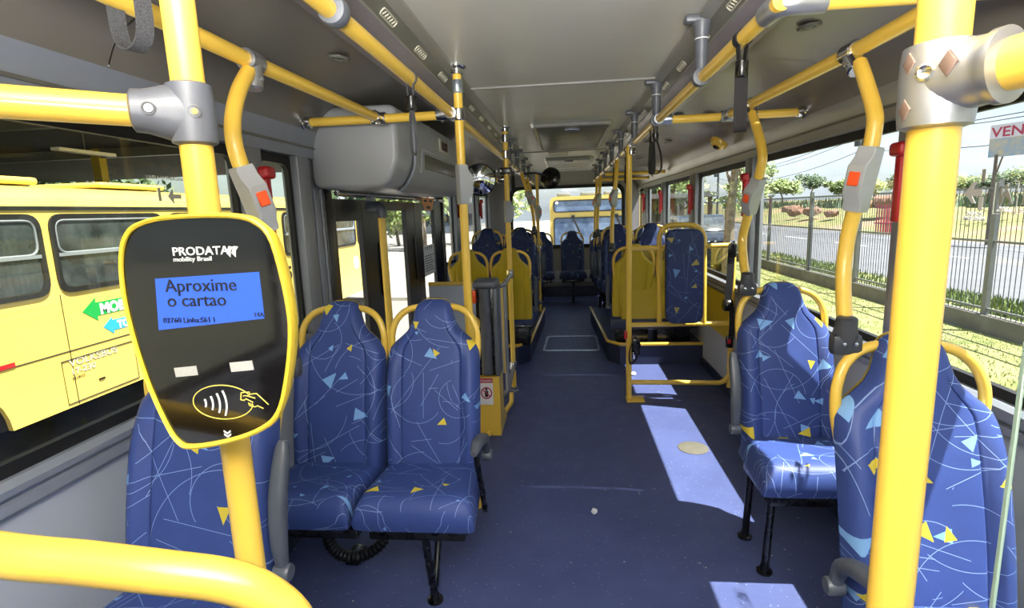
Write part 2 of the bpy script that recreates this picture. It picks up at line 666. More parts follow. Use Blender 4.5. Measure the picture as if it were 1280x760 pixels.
def round_poly(pts, r, n=5):
    P = [Vector((p[0], p[1], 0)) for p in pts]
    out = []
    m = len(P)
    for i in range(m):
        a, b, c = P[i - 1], P[i], P[(i + 1) % m]
        d1, d2 = a - b, c - b
        q = min(r, d1.length * 0.49, d2.length * 0.49)
        p1, p2 = b + d1.normalized() * q, b + d2.normalized() * q
        for k in range(n + 1):
            t = k / n
            v = (1 - t) ** 2 * p1 + 2 * t * (1 - t) * b + t * t * p2
            out.append((v.x, v.y))
    return out


def rect(w, h, x=0.0, y=0.0):
    return [(x, y), (x + w, y), (x + w, y + h), (x, y + h)]


def text(name, body, size, o, X, U, mat, parent=None, align='LEFT', sx=1.0, bold=0.0, depth=0.0006):
    cu = bpy.data.curves.new(name, 'FONT')
    cu.body = body
    cu.size = size
    cu.align_x = align
    cu.extrude = depth
    cu.offset = bold
    cu.resolution_u = 3
    tmp = bpy.data.objects.new('tmp_text', cu)
    COL.objects.link(tmp)
    dg = bpy.context.evaluated_depsgraph_get()
    me = bpy.data.meshes.new_from_object(tmp.evaluated_get(dg))
    bpy.data.objects.remove(tmp)
    bpy.data.curves.remove(cu)
    me.name = name
    X, U = Vector(X).normalized(), Vector(U).normalized()
    N = X.cross(U)
    o = Vector(o)
    mt = Matrix(((X.x * sx, U.x, N.x, o.x), (X.y * sx, U.y, N.y, o.y), (X.z * sx, U.z, N.z, o.z), (0, 0, 0, 1)))
    me.transform(mt)
    me.materials.clear()
    me.materials.append(mat)
    return link(name, me, parent)


W = 1.22          # inner face of the side walls
HC = 2.04         # ceiling height
YF, YR = -1.2, 9.0  # front and rear ends of the part of the bus that is built
SILL_L, SILL_R, TOP = 0.90, 0.86, 1.69
GZ = -0.95        # ground outside

# ================================================================== THE SETTING: the bus shell
fl = structure('floor')
MB().box2((-W, YF, -0.05), (W, 2.66, 0)).build('floor_sheet', M['floor'], fl, False)
MB().box2((-0.66, 2.66, -0.05), (W, 5.3, 0)).build('floor_sheet', M['floor'], fl, False)
MB().box2((-W, 5.3, -0.05), (W, YR, 0)).build('floor_sheet', M['floor'], fl, False)
# door step well
MB().box2((-1.25, 2.66, -0.40), (-0.66, 5.3, -0.35)).build('step', M['floor'], fl, False)
MB().box2((-0.665, 2.66, -0.40), (-0.655, 5.3, -0.0)).build('step_riser', M['podium'], fl, False)

# wheel-arch platforms with a yellow nosing
for sx, xe in ((-1, -0.345), (1, 0.385)):
    pd = structure('trim_1')
    y0, y1 = 4.84, 6.75
    out = [(sx * W, y0), (xe + sx * 0.10, y0), (xe, y0 + 0.14), (xe - sx * 0.075, y1), (sx * W, y1)]
    MB().prism(out, (0, 0, 0.185), (1, 0, 0), (0, 1, 0), 0.185).build('platform', M['podium'], pd, False)
    b = MB()
    ed = [(out[0][0], y0, 0.19), (out[1][0], y0, 0.19), (out[2][0], out[2][1], 0.19), (out[3][0], y1, 0.19)]
    b.tube(ed, 0.016, 6)
    b.build('nosing', M['yellow'], pd)

# side walls: lower panel, sill moulding, pillars, cove
def pillar(par, x, y0, y1, z0=0.80, z1=1.74, name='pillar', mat='pillar'):
    s = 1 if x > 0 else -1
    b = MB()
    b.box2((x - s * 0.035, y0, z0), (x + s * 0.05, y1, z1), 0.012, 2)
    m_ = (y0 + y1) / 2
    b.build(name, M[mat], par)

wl = structure('wall_left')
for y0, y1 in ((YF, 2.66), (5.36, YR)):
    MB().box2((-W - 0.03, y0, 0.0), (-W, y1, 0.83)).build('lower_panel', M['wall'], wl, False)
    b = MB()
    b.prism([(-W - 0.05, 0.805), (-W + 0.014, 0.805), (-W + 0.022, 0.815), (-W + 0.022, 0.838), (-W + 0.012, 0.842), (-W + 0.012, 0.848), (-W + 0.028, 0.856), (-W + 0.030, 0.872), (-W + 0.012, 0.886), (-W - 0.05, 0.886)],
            (0, y1, 0), (1, 0, 0), (0, 0, 1), -(y1 - y0))
    b.build('sill_moulding', M['moulding'], wl, True, 30)
    MB().box2((-W + 0.0, y0, 0.0), (-W + 0.014, y1, 0.07)).build('skirting', M['podium'], wl, False)
pillar(wl, -W, 1.97, 2.095)
pillar(wl, -W, 2.385, 2.50)
MB().box2((-W - 0.03, 2.50, 0.0), (-W + 0.012, 2.68, 1.76), 0.01).build('pillar', M['pillar'], wl)
MB().box2((-W + 0.012, 2.545, 0.5), (-W + 0.022, 2.56, 1.56), 0.003).build('pillar_bead', M['moulding'], wl)
MB().box2((-W + 0.012, 2.62, 0.5), (-W + 0.022, 2.635, 1.56), 0.003).build('pillar_bead', M['moulding'], wl)
pillar(wl, -W, 5.95, 6.33)
pillar(wl, -W, 7.5, 7.68)
pillar(wl, -W, 8.7, 8.95)

wr = structure('wall_right')
MB().box2((W, YF, 0.0), (W + 0.03, YR, 0.80)).build('lower_panel', M['wall'], wr, False)
MB().box2((W - 0.014, YF, 0.0), (W, YR, 0.07)).build('skirting', M['podium'], wr, False)
b = MB()
b.prism([(W + 0.05, 0.755), (W - 0.012, 0.755), (W - 0.02, 0.762), (W - 0.02, 0.785), (W - 0.01, 0.79), (W - 0.01, 0.795), (W - 0.03, 0.803), (W - 0.032, 0.835), (W - 0.016, 0.846), (W + 0.05, 0.846)],
        (0, YR, 0), (1, 0, 0), (0, 0, 1), -(YR - YF))
b.build('sill_moulding', M['moulding'], wr, True, 30)
RP = [(2.02, 2.11), (3.62, 3.76), (5.12, 5.35), (6.72, 6.86), (8.12, 8.3)]
for y0, y1 in RP:
    pillar(wr, W, y0, y1)

# rear wall with its window opening
RW0, RW1, RZ0, RZ1 = -0.86, 0.95, 0.82, 1.78
we = structure('wall_rear')
for a, c in (((-W, YR, 0.0), (W, YR + 0.04, RZ0)), ((-W, YR, RZ1), (W, YR + 0.04, HC)), ((-W, YR, RZ0), (RW0, YR + 0.04, RZ1)), ((RW1, YR, RZ0), (W, YR + 0.04, RZ1))):
    MB().box2(a, c).build('rear_panel', M['wall_dark'], we, False)
MB().box2((-W, 8.86, 0.0), (W, YR, 0.16)).build('rear_step', M['podium'], we, False)
for x in (-0.9, -0.45, 0.0, 0.45, 0.9):
    MB().box2((x - 0.17, 8.97, 0.22), (x + 0.17, 9.0, 0.42), 0.01).build('access_panel', M['wall'], we)
# parcel shelf below the rear window
b = MB()
b.prism([(8.55, 0.86), (8.7, 0.72), (9.0, 0.70), (9.0, 0.87), (8.9, 0.9)], (-W, 0, 0), (0, 1, 0), (0, 0, 1), -2 * W)

b.bm.free()

wfr = structure('wall_front')
MB().box2((-W, YF - 0.04, 0.0), (W, YF, 0.82)).build('dash_panel', M['joint'], wfr, False)
MB().box2((-W, YF - 0.04, 1.86), (W, YF, HC + 0.03)).build('header_panel', M['joint'], wfr, False)
for x in (-W, -0.02, W - 0.1):
    MB().box2((x, YF - 0.04, 0.8), (x + (0.04 if x == -0.02 else 0.1), YF, 1.9)).build('pillar', M['joint'], wfr, False)
MB().box2((-W, YF, 0.62), (W, YF + 0.45, 0.86), 0.04).build('dashboard', M['joint'], wfr)

# cove and side ceilings; profile (x, z) on the right, mirrored on the left
ce = structure('ceiling')
seams_c = [YF, 2.83, 5.95, YR]
for i in range(3):
    MB().box2((-0.465, seams_c[i] + 0.004, HC), (0.465, seams_c[i + 1] - 0.004, HC + 0.03)).build('ceiling_panel', M['ceiling'], ce, False)
    if i:
        b = MB()
        b.tube([(-0.46, seams_c[i], HC - 0.001), (0.46, seams_c[i], HC - 0.001)], 0.009, 8)
        b.build('joint_bead', M['duct_lip'], ce)
seam_side = {-1: [YF, 1.36, 4.2, 6.8, YR], 1: [YF, 2.36, 4.3, 6.6, YR]}
for s in (-1, 1):
    ys = seam_side[s]
    for i in range(len(ys) - 1):
        ya, yb = ys[i] + 0.002, ys[i + 1] - 0.002
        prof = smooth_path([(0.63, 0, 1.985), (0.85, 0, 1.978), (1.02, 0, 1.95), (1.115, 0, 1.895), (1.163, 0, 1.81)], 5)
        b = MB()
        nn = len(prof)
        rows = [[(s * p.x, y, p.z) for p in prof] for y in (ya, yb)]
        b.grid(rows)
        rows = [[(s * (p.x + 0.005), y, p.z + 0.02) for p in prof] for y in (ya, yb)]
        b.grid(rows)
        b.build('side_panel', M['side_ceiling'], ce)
    # cove strip above the windows
    b = MB()
    b.prism([(s * 1.158, 1.82), (s * 1.168, 1.80), (s * 1.182, 1.755), (s * 1.184, 1.70), (s * 1.26, 1.70), (s * 1.26, 1.85), (s * 1.17, 1.84)], (0, YF, 0), (1, 0, 0), (0, 0, 1), (YR - YF))
    b.build('cove_strip', M['moulding'] if s < 0 else M['duct_lip'], ce, True, 30)
    MB().box2((s * 1.176, YF, 1.742), (s * 1.188, YR, 1.752)).build('cove_groove', M['duct'], ce, False)
    # air duct: lip, dark vent strip, mauve strip
    MB().prism([(s * 0.455, 2.043), (s * 0.455, 2.028), (s * 0.492, 2.018), (s * 0.497, 2.03), (s * 0.497, 2.06)], (0, YF, 0), (1, 0, 0), (0, 0, 1), (YR - YF)).build('duct_lip', M['duct_lip'], ce, False)
    MB().prism([(s * 0.49, 2.05), (s * 0.490, 2.018), (s * 0.526, 1.985), (s * 0.534, 1.992), (s * 0.54, 2.05)], (0, YF, 0), (1, 0, 0), (0, 0, 1), (YR - YF)).build('duct_vent_strip', M['duct'], ce, False)
    MB().prism([(s * 0.522, 1.990), (s * 0.527, 1.982), (s * 0.572, 1.938), (s * 0.640, 1.94), (s * 0.648, 1.955), (s * 0.648, 2.0), (s * 0.53, 2.0)], (0, YF, 0), (1, 0, 0), (0, 0, 1), (YR - YF)).build('duct_strip', M['duct_strip'], ce, False)
    MB().tube([(s * 0.526, YF, 1.984), (s * 0.526, YR, 1.984)], 0.004, 6).build('duct_edge', M['duct_lip'], ce)
    # slotted air outlets
    X_ = Vector((0, 1, 0))
    U_ = Vector((s * 0.068, 0, -0.063)).normalized()
    k = 0
    y = 0.95 if s < 0 else 1.02
    while y < 8.6:
        o = Vector((s * 0.508, y, 2.0012))
        N_ = X_.cross(U_)
        if N_.z > 0:
            N_ = -N_
        o += N_ * 0.001
        b = MB()
        ol = round_poly(rect(0.125, 0.022, -0.0625, -0.011), 0.010, 4)
        b.tube([o + X_ * p[0] + U_ * p[1] for p in ol], 0.0022, 6, closed=True)
        for q in range(5):
            c = o + X_ * (-0.042 + 0.021 * q)
            b.tube([c - U_ * 0.0065 + X_ * 0.004, c + U_ * 0.0065 - X_ * 0.004], 0.0022, 6)
        b.build('air_outlet', M['cream'], ce)
        y += 0.365
    # round lamps / speakers in the side panels
    for (y, x) in ((1.95, 0.80), (3.55, 0.9), (3.6, 0.72), (4.9, 0.9), (4.95, 0.74), (6.4, 0.86)) if s > 0 else ((1.95, 0.78), (3.4, 0.85), (4.0, 0.83), (5.6, 0.83)):
        z = 1.973 if x < 0.83 else 1.958
        b = MB()
        b.lathe((s * x, y, z + 0.004), (s * 0.12, 0, -1), [(0.0, 0.004), (0.014, 0.006), (0.018, 0.003), (0.02, 0.007), (0.033, 0.008), (0.037, 0.004), (0.038, 0.0)], 20)
        b.build('round_outlet', M['duct'], ce)
# roof hatches
for y0, y1 in ((4.05, 5.55), (6.7, 7.9)):
    h = MB()
    h.tube(fillet([(-0.21, y0, HC - 0.012), (0.35, y0, HC - 0.012), (0.35, y1, HC - 0.012), (-0.21, y1, HC - 0.012), (-0.21, y0, HC - 0.012)], 0.08), 0.022, 8)
    h.build('hatch_rim', M['duct_lip'], ce)
    MB().box2((-0.19, y0 + 0.03, HC - 0.03), (0.33, y1 - 0.03, HC + 0.02), 0.012).build('hatch_lid', M['duct'], ce)
    MB().tube([(0.02, y0 + 0.12, HC - 0.035), (0.12, y0 + 0.12, HC - 0.035)], 0.01, 8).build('hatch_grip', M['chrome'], ce)
for y in (6.1, 6.35):
    MB().box2((-0.16, y, HC - 0.012), (0.06, y + 0.05, HC), 0.004).build('ceiling_lamp_slot', M['cream'], ce)

# windows
def window(n, x, y0, y1, z0, z1, mat, band=0.028):
    s = 1 if x > 0 else -1
    w = structure('window_%d' % n, (x, (y0 + y1) / 2, z0))
    xg = x + s * 0.012
    b = MB()
    def ring(q, r):
        return [Vector((xg + q[0] * 0, p[0], p[1])) for p in r]
    oy = round_poly([(y0, z0 - 0.02), (y1, z0 - 0.02), (y1, z1 + 0.03), (y0, z1 + 0.03)], 0.01, 3)
    iy = round_poly([(y0 + band, z0 + band * 0.6), (y1 - band, z0 + band * 0.6), (y1 - band, z1 - band), (y0 + band, z1 - band)], 0.05, 3)
    rr = [[(xg + s * d, p[0], p[1]) for p in poly] for d, poly in ((0.012, oy), (-0.010, oy), (-0.010, iy), (0.012, iy))]
    b.rings(rr, closed=True)
    b.build('window_rubber', M['rubber'], w, True, 30)
    MB().box2((xg - 0.002, y0 + 0.005, z0), (xg + 0.002, y1 - 0.005, z1)).build('pane', M[mat], w, False)
    return w

wins_r = [(-1.0, 2.03), (2.10, 3.64), (3.74, 5.14), (5.33, 6.74), (6.84, 8.14), (8.28, 8.96)]
for i, (a, c) in enumerate(wins_r):
    window(i + 1, W, a, c, SILL_R, TOP, 'glass')
wins_l = [(-1.0, 1.98), (2.09, 2.39), (5.40, 5.97), (6.31, 7.52), (7.66, 8.72)]
for i, (a, c) in enumerate(wins_l):
    window(i + 7, -W, a, c, SILL_L, TOP, 'glass_tinted' if i < 2 else 'glass')
# rear window
w = structure('window_12', (0, YR, RZ0))
b = MB()
oz = round_poly([(RW0 - 0.03, RZ0 - 0.03), (RW1 + 0.03, RZ0 - 0.03), (RW1 + 0.03, RZ1 + 0.03), (RW0 - 0.03, RZ1 + 0.03)], 0.16, 6)
iz = round_poly([(RW0 + 0.02, RZ0 + 0.03), (RW1 - 0.02, RZ0 + 0.03), (RW1 - 0.02, RZ1 - 0.02), (RW0 + 0.02, RZ1 - 0.02)], 0.16, 6)
b.rings([[(p[0], YR + d, p[1]) for p in poly] for d, poly in ((0.0, oz), (-0.025, oz), (-0.025, iz), (0.0, iz))], closed=True)
b.build('window_rubber', M['rubber'], w, True, 30)
MB().box2((RW0, YR + 0.012, RZ0), (RW1, YR + 0.018, RZ1)).build('pane', M['glass'], w, False)

# door drive cover over the doorway, left
dc = thing('door_drive_cover', 'large rounded grey cover box over the doorway, left side below the ceiling', 'cover box', (-1.0, 3.3, 1.55))
X0, X1, Z0, Z1 = -1.205, -0.775, 1.555, 1.935
def cover_outline(k=0.0):
    return round_poly([(X0, Z0 + 0.005), (X1 - 0.07, Z0 - 0.0), (X1 - k, Z0 + 0.11), (X1 - k + 0.005, Z1), (X0, Z1)], 0.05, 6)
rs = []
for t_, y in ((0.022, 2.55), (0.012, 2.553), (0.004, 2.562), (0.0, 2.578), (0.0, 4.3), (0.02, 4.32)):
    ol = cover_outline()
    cx, cz = (X0 + X1) / 2, (Z0 + Z1) / 2
    fx = (X1 - X0 - 2 * t_) / (X1 - X0)
    fz = (Z1 - Z0 - 2 * t_) / (Z1 - Z0)
    rs.append([(cx + (p[0] - cx) * fx, y, cz + (p[1] - cz) * fz) for p in ol])
MB().rings(rs).build('shell', M['box_grey'], dc, True, 50)
# raised front cover with a finger recess
b = MB()
fr = [(X1 - 0.001, Z1 - 0.03), (X1 - 0.001, Z0 + 0.15), (X1 - 0.10, Z0 + 0.005)]
fp = smooth_path([(X1 + 0.010, 0, Z1 - 0.02), (X1 + 0.010, 0, Z0 + 0.15), (X1 - 0.004, 0, Z0 + 0.085), (X1 - 0.035, 0, Z0 + 0.03), (X1 - 0.075, 0, Z0 - 0.008)], 5)
b.grid([[(p.x + 0.004, y, p.z) for p in fp] for y in (2.80, 2.83, 3.9, 4.15)])
b.grid([[(p.x - 0.02, y, p.z) for p in fp] for y in (2.80, 2.83, 3.9, 4.15)])
b.build('front_cover', M['box_grey'], dc)
MB().tube([(p.x + 0.004, 2.80, p.z) for p in fp], 0.009, 8).build('cover_edge', M['moulding'], dc)
b = MB()
b.box2((X1 - 0.005, 2.98, Z0 + 0.205), (X1 + 0.024, 3.95, Z0 + 0.225), 0.006)
b.tube(fillet([(X1 + 0.006, 2.94, Z0 + 0.09), (X1 + 0.016, 2.94, Z0 + 0.215), (X1 + 0.016, 3.95, Z0 + 0.215), (X1 + 0.010, 3.95, Z0 + 0.12)], 0.04), 0.007, 8)
b.build('finger_ledge', M['box_grey'], dc)
MB().box((X1 + 0.003, 3.45, Z0 + 0.155), (0.03, 0.9, 0.085), 0.010).build('grip_recess', M['duct'], dc)
ds = MB().box((X1 + 0.016, 3.50, Z0 + 0.285), (0.012, 0.24, 0.08), 0.006).build('display_bezel', M['cream'], dc)
MB().box((X1 + 0.023, 3.455, Z0 + 0.285), (0.004, 0.075, 0.052)).build('display_window', M['display'], ds, False)
MB().box((X1 + 0.023, 3.545, Z0 + 0.285), (0.004, 0.075, 0.052)).build('display_window', M['display'], ds, False)

# the folding doors: three leaves in a black frame
dr = structure('door_1', (-W, 4.0, -0.35))
b = MB()
b.box2((-W - 0.06, 2.66, -0.4), (-W + 0.02, 2.76, 1.6), 0.01)
b.box2((-W - 0.06, 5.33, -0.4), (-W + 0.02, 5.40, 1.6), 0.01)
b.box2((-W - 0.06, 2.66, 1.575), (-W + 0.02, 5.40, 1.72), 0.01)
b.build('door_frame', M['frame_black'], dr)
MB().tube([(-1.16, 2.72, 1.545), (-1.16, 5.2, 1.545)], 0.016, 10).build('drive_shaft', M['chrome'], dr)
for y in (3.2, 4.9):
    MB().box((-1.16, y, 1.53), (0.05, 0.05, 0.05), 0.008).build('shaft_bracket', M['moulding'], dr)
for (ya, yb, ga, gb, zt) in ((2.77, 3.49, 2.81, 3.19, 1.52), (3.50, 4.335, 3.53, 4.10, 1.52), (4.345, 5.32, 4.57, 5.02, 1.52)):
    lf = MB()
    zi = 1.455 if ya > 3 else 1.40
    x0, x1 = -W - 0.03, -W + 0.005
    for a, c in (((x0, ya, -0.33), (x1, ga, zt)), ((x0, gb, -0.33), (x1, yb, zt)), ((x0, ga, zi), (x1, gb, zt)), ((x0, ga, -0.33), (x1, gb, -0.22))):
        lf.box2(a, c, 0.004, 1)
    lf_o = lf.build('door_leaf', M['frame_black'], dr, False)
    MB().box2((-W - 0.014, ga, -0.22), (-W - 0.010, gb, zi)).build('door_pane', M['glass'], lf_o, False)
    MB().box2((-W + 0.006, yb - 0.05, 0.9), (-W + 0.016, yb - 0.03, 1.25), 0.003).build('door_grip', M['frame_black'], lf_o)
# partition behind the door with a yellow top rail
pt = structure('trim_2', (-0.9, 4.62, 0))
MB().box2((-1.2, 4.60, 0.0), (-0.555, 4.62, 0.80)).build('screen_panel', M['wall'], pt, False)
b = MB().tube(fillet([(-1.2, 4.61, 0.815), (-0.545, 4.61, 0.815), (-0.545, 4.61, 0.0)], 0.05), 0.019, 12)
b.build('screen_rail', M['yellow'], pt)

# ================================================================== SEATS
BV = 0.68           # backrest height along its slope
Z_BACK = 0.415
HWK = [(0.0, 0.180), (0.1, 0.183), (0.3, 0.1845), (0.44, 0.1835), (0.475, 0.181), (0.497, 0.174), (0.515, 0.158), (0.535, 0.134), (0.56, 0.106), (0.59, 0.088), (0.62, 0.079), (0.645, 0.074), (0.662, 0.066), (0.673, 0.052), (0.68, 0.034)]
VROWS = [0, 0.012, 0.04, 0.1, 0.17, 0.24, 0.31, 0.38, 0.43, 0.46, 0.48, 0.497, 0.506, 0.515, 0.525, 0.535, 0.547, 0.56, 0.575, 0.59, 0.605, 0.62, 0.635, 0.648, 0.658, 0.667, 0.674, 0.678, 0.68]
SCOLS = [-1, -0.985, -0.955, -0.91, -0.85, -0.77, -0.70, -0.665, -0.645, -0.63, -0.615, -0.58, -0.48, -0.32, -0.16, 0, 0.16, 0.32, 0.48, 0.58, 0.615, 0.63, 0.645, 0.665, 0.70, 0.77, 0.85, 0.91, 0.955, 0.985, 1]


def hw(v):
    for (a, p), (b, q) in zip(HWK, HWK[1:]):
        if v <= b:
            t = (v - a) / (b - a)
            return p + (q - p) * t
    return HWK[-1][1]


def back_yz(v):
    return 0.165 + 0.155 * (v / BV) - 0.012 * math.sin(math.pi * min(v / 0.5, 1)), Z_BACK + 0.985 * v


def backrest_mesh():
    b = MB()
    front, back, uvf = [], [], []
    for v in VROWS:
        w_ = hw(v)
        yc, z = back_yz(v)
        et = max(0.0, 1 - max(0, (v - 0.56) / 0.12) ** 3) ** 0.5
        eb = max(0.0, 1 - max(0, (0.03 - v) / 0.03) ** 2) ** 0.5
        fr, bk, uv = [], [], []
        for s in SCOLS:
            e = max(0.0, 1 - abs(s) ** 10) ** 0.5
            th = 0.055 * e * (0.25 + 0.75 * et) * (0.35 + 0.65 * eb)
            bol = max(0, min(1, (abs(s) - 0.66) / 0.14))
            bol = bol * bol * (3 - 2 * bol) * 0.022 * max(0, min(1, (0.50 - v) / 0.1)) * min(1, e * 1.3)
            seam = -0.007 * math.exp(-((abs(s) - 0.63) / 0.012) ** 2) * max(0, min(1, (0.60 - v) / 0.05))
            if abs(v - 0.24) < 0.001 and abs(s) < 0.6:
                seam -= 0.002
            fr.append((s * w_, yc - th - bol - seam, z))
            bk.append((s * w_, yc + 0.004, z))
            uv.append((s * w_ + 0.2, v))
        front.append(fr)
        back.append(bk)
        uvf.append(uv)
    b.grid(front, uvf)
    b.grid(back, uvf)
    bmesh.ops.remove_doubles(b.bm, verts=b.bm.verts, dist=0.0012)
    return b


def shell_mesh():
    b = MB()
    inner, outer = [], []
    for v in [x for x in VROWS if x >= 0] :
        w_ = hw(v) * 0.985 - 0.002
        yc, z = back_yz(v)
        i_, o_ = [], []
        for s in SCOLS[::2] if len(SCOLS) % 2 else SCOLS:
            e = max(0.0, 1 - abs(s) ** 8) ** 0.5
            et = max(0.0, 1 - max(0, (v - 0.60) / 0.08) ** 3) ** 0.5
            groove = -0.006 * math.exp(-((abs(s) - 0.645) / 0.03) ** 2) * max(0, min(1, (0.56 - v) / 0.1))
            i_.append((s * w_, yc + 0.005, z + 0.002))
            o_.append((s * w_, yc + 0.010 + 0.026 * e * (0.3 + 0.7 * et) + groove, z + 0.002))
        inner.append(i_)
        outer.append(o_)
    b.grid(inner)
    b.grid(outer)
    bmesh.ops.remove_doubles(b.bm, verts=b.bm.verts, dist=0.0008)
    return b


def cushion_mesh(narrow=False):
    b = MB()
    top, uvs, bot = [], [], []
    T = [0, 0.01, 0.03, 0.07, 0.14, 0.25, 0.4, 0.55, 0.7, 0.8, 0.87, 0.92, 0.955, 0.98, 0.992, 1.0]
    for t in T:
        y = 0.185 - 0.36 * t
        et = max(0.0, 1 - abs(2 * t - 1) ** 12) ** 0.5 if t < 0.5 else max(0.0, 1 - abs(2 * t - 1) ** 6) ** 0.5
        r1, r2, u1 = [], [], []
        for s in SCOLS:
            e = max(0.0, 1 - abs(s) ** 12) ** 0.5
            w_ = 0.184 + 0.026 * t
            xo = (-0.026 * t if narrow else 0.0)
            w_ -= 0.026 * t if narrow else 0
            h = 0.095 * e * et - 0.010 * (1 - s * s) * math.sin(math.pi * t) * 1.0
            seam = -0.004 * math.exp(-((abs(s) - 0.63) / 0.012) ** 2) * (0.0 if t > 0.9 else 0.0)
            r1.append((s * w_ + xo, y, 0.385 + 0.018 * t + max(h, 0.002) + seam))
            r2.append((s * w_ + xo, y + 0.012 * t, 0.378 + 0.004 * t - 0.012 * e))
            u1.append((s * w_ + 0.2, -0.02 - 0.42 * t - 0.05 * max(0, t - 0.85) * 8))
        top.append(r1)
        bot.append(r2)
        uvs.append(u1)
    b.grid(top, uvs)
    b.grid(bot, uvs)
    # close the rim between the two sheets
    def strip(a, c, ua):
        b.grid([a, c], [ua, [(u[0], u[1] - 0.03) for u in ua]])
    strip(top[0], bot[0], uvs[0])
    strip(top[-1], bot[-1], uvs[-1])
    strip([r[0] for r in top], [r[0] for r in bot], [u[0] for u in uvs])
    strip([r[-1] for r in top], [r[-1] for r in bot], [u[-1] for u in uvs])
    bmesh.ops.remove_doubles(b.bm, verts=b.bm.verts, dist=0.0003)
    return b


def handle_mesh(s):
    b = MB()
    def P(x, v, dy=0.0):
        y, z = back_yz(v)
        return (s * x, y + dy, z)
    pts = smooth_path([P(0.165, 0.40, 0.012), P(0.172, 0.47, 0.010), P(0.174, 0.52), P(0.169, 0.56, -0.004), P(0.152, 0.602, -0.004), P(0.118, 0.634), P(0.07, 0.648, 0.006), P(0.03, 0.64, 0.012)], 5)
    b.tube(pts, 0.0135, 12)
    return b


SEAT_MESH = {
    'backrest': backrest_mesh().mesh('backrest', M['fabric'], True, 60),
    'shell': shell_mesh().mesh('back_shell', M['shell'], True, 50),
    'cushion': cushion_mesh().mesh('seat_cushion', M['fabric'], True, 60),
    'cushion_narrow': cushion_mesh(True).mesh('seat_cushion', M['fabric'], True, 60),
    'hl': handle_mesh(-1).mesh('grab_handle', M['yellow']),
    'hr': handle_mesh(1).mesh('grab_handle', M['yellow']),
}
_u = MB()
_u.box2((-0.17, -0.13, 0.315), (0.17, 0.17, 0.355), 0.008)
_u.box2((-0.17, 0.12, 0.33), (0.17, 0.160, 0.42), 0.01)
SEAT_MESH['pan'] = _u.mesh('seat_pan', M['black'])


def arm_mesh(up):
    a = MB()
    if up:
        pts = smooth_path([(0, 0.155, 0.50), (0, 0.150, 0.58), (0, 0.165, 0.68), (0, 0.20, 0.77), (0, 0.215, 0.81)], 5)
    else:
        pts = smooth_path([(0, 0.15, 0.50), (0, 0.12, 0.575), (0, 0.04, 0.615), (0, -0.06, 0.635), (0, -0.12, 0.63)], 5)
    n = len(pts)
    rings = []
    for i, p in enumerate(pts):
        d = (pts[min(i + 1, n - 1)] - pts[max(i - 1, 0)]).normalized()
        u = Vector((1, 0, 0))
        v = d.cross(u).normalized()
        k = i / (n - 1)
        e = math.sin(math.pi * min(max(k, 0.04), 0.97)) ** 0.3
        w_, t_ = 0.021 * e, 0.019 * e
        rings.append([p + u * (w_ * abs(math.cos(a_)) ** 0.7 * (1 if math.cos(a_) >= 0 else -1)) + v * (t_ * abs(math.sin(a_)) ** 0.7 * (1 if math.sin(a_) >= 0 else -1)) for a_ in [2 * math.pi * q / 14 for q in range(14)]])
    a.rings(rings)
    return a


SEAT_MESH['pedestal'] = MB().box2((-0.15, -0.1, 0.16), (0.15, 0.17, 0.335), 0.01).mesh('seat_base', M['black'])
SEAT_MESH['arm_up'] = arm_mesh(True).mesh('armrest', M['arm_grey'])
SEAT_MESH['arm_down'] = arm_mesh(False).mesh('armrest', M['arm_grey'])
SEAT_MESH['arm_down_black'] = arm_mesh(False).mesh('armrest', M['grey_plastic'])
_u = MB().lathe((-0.022, 0.152, 0.50), (1, 0, 0), [(0.0, 0), (0.019, 0.002), (0.022, 0.007), (0.022, 0.037), (0.019, 0.042), (0, 0.044)], 16)
SEAT_MESH['hinge'] = _u.mesh('hinge', M['arm_grey'])
_u = MB()
_u.tube(smooth_path([(0, -0.07, 0.625), (0, -0.06, 0.56), (0, -0.01, 0.47), (0, 0.03, 0.38), (0, 0.05, 0.33)], 5), 0.011, 10)
SEAT_MESH['arm_post'] = _u.mesh('armrest_post', M['black'])


def leg_mesh(pts):
    b = MB()
    b.tube(fillet(pts, 0.04), 0.0145, 12)
    e = Vector(pts[-1])
    b.lathe((e.x, e.y, 0.0), (0, 0, 1), [(0.03, 0), (0.03, 0.008), (0.018, 0.012), (0.0155, 0.03)], 14)
    return b


SEAT_MESH['v_front'] = leg_mesh([(0, -0.10, 0.33), (0, -0.02, 0.0)]).mesh('leg', M['black'])
_u = MB()
_u.tube(fillet([(0, 0.13, 0.33), (0, 0.10, 0.22), (0, -0.012, 0.05)], 0.05), 0.0125, 12)
SEAT_MESH['v_rear'] = _u.mesh('leg', M['black'])
SEAT_MESH['s_front'] = leg_mesh([(0, -0.10, 0.33), (0, -0.06, 0.0)]).mesh('leg', M['black'])
SEAT_MESH['s_rear'] = leg_mesh([(0, 0.16, 0.42), (0, 0.13, 0.30), (0, 0.17, 0.0)]).mesh('leg', M['black'])


def part(par, name, key, loc=(0, 0, 0), mat=None):
    me = SEAT_MESH[key]
    if mat:
        k = key + '|' + mat
        if k not in SEAT_MESH:
            SEAT_MESH[k] = me.copy()
            SEAT_MESH[k].materials.clear()
            SEAT_MESH[k].materials.append(M[mat])
        me = SEAT_MESH[k]
    o = bpy.data.objects.new(name, me)
    COL.objects.link(o)
    o.parent = par
    o.location = loc
    return o


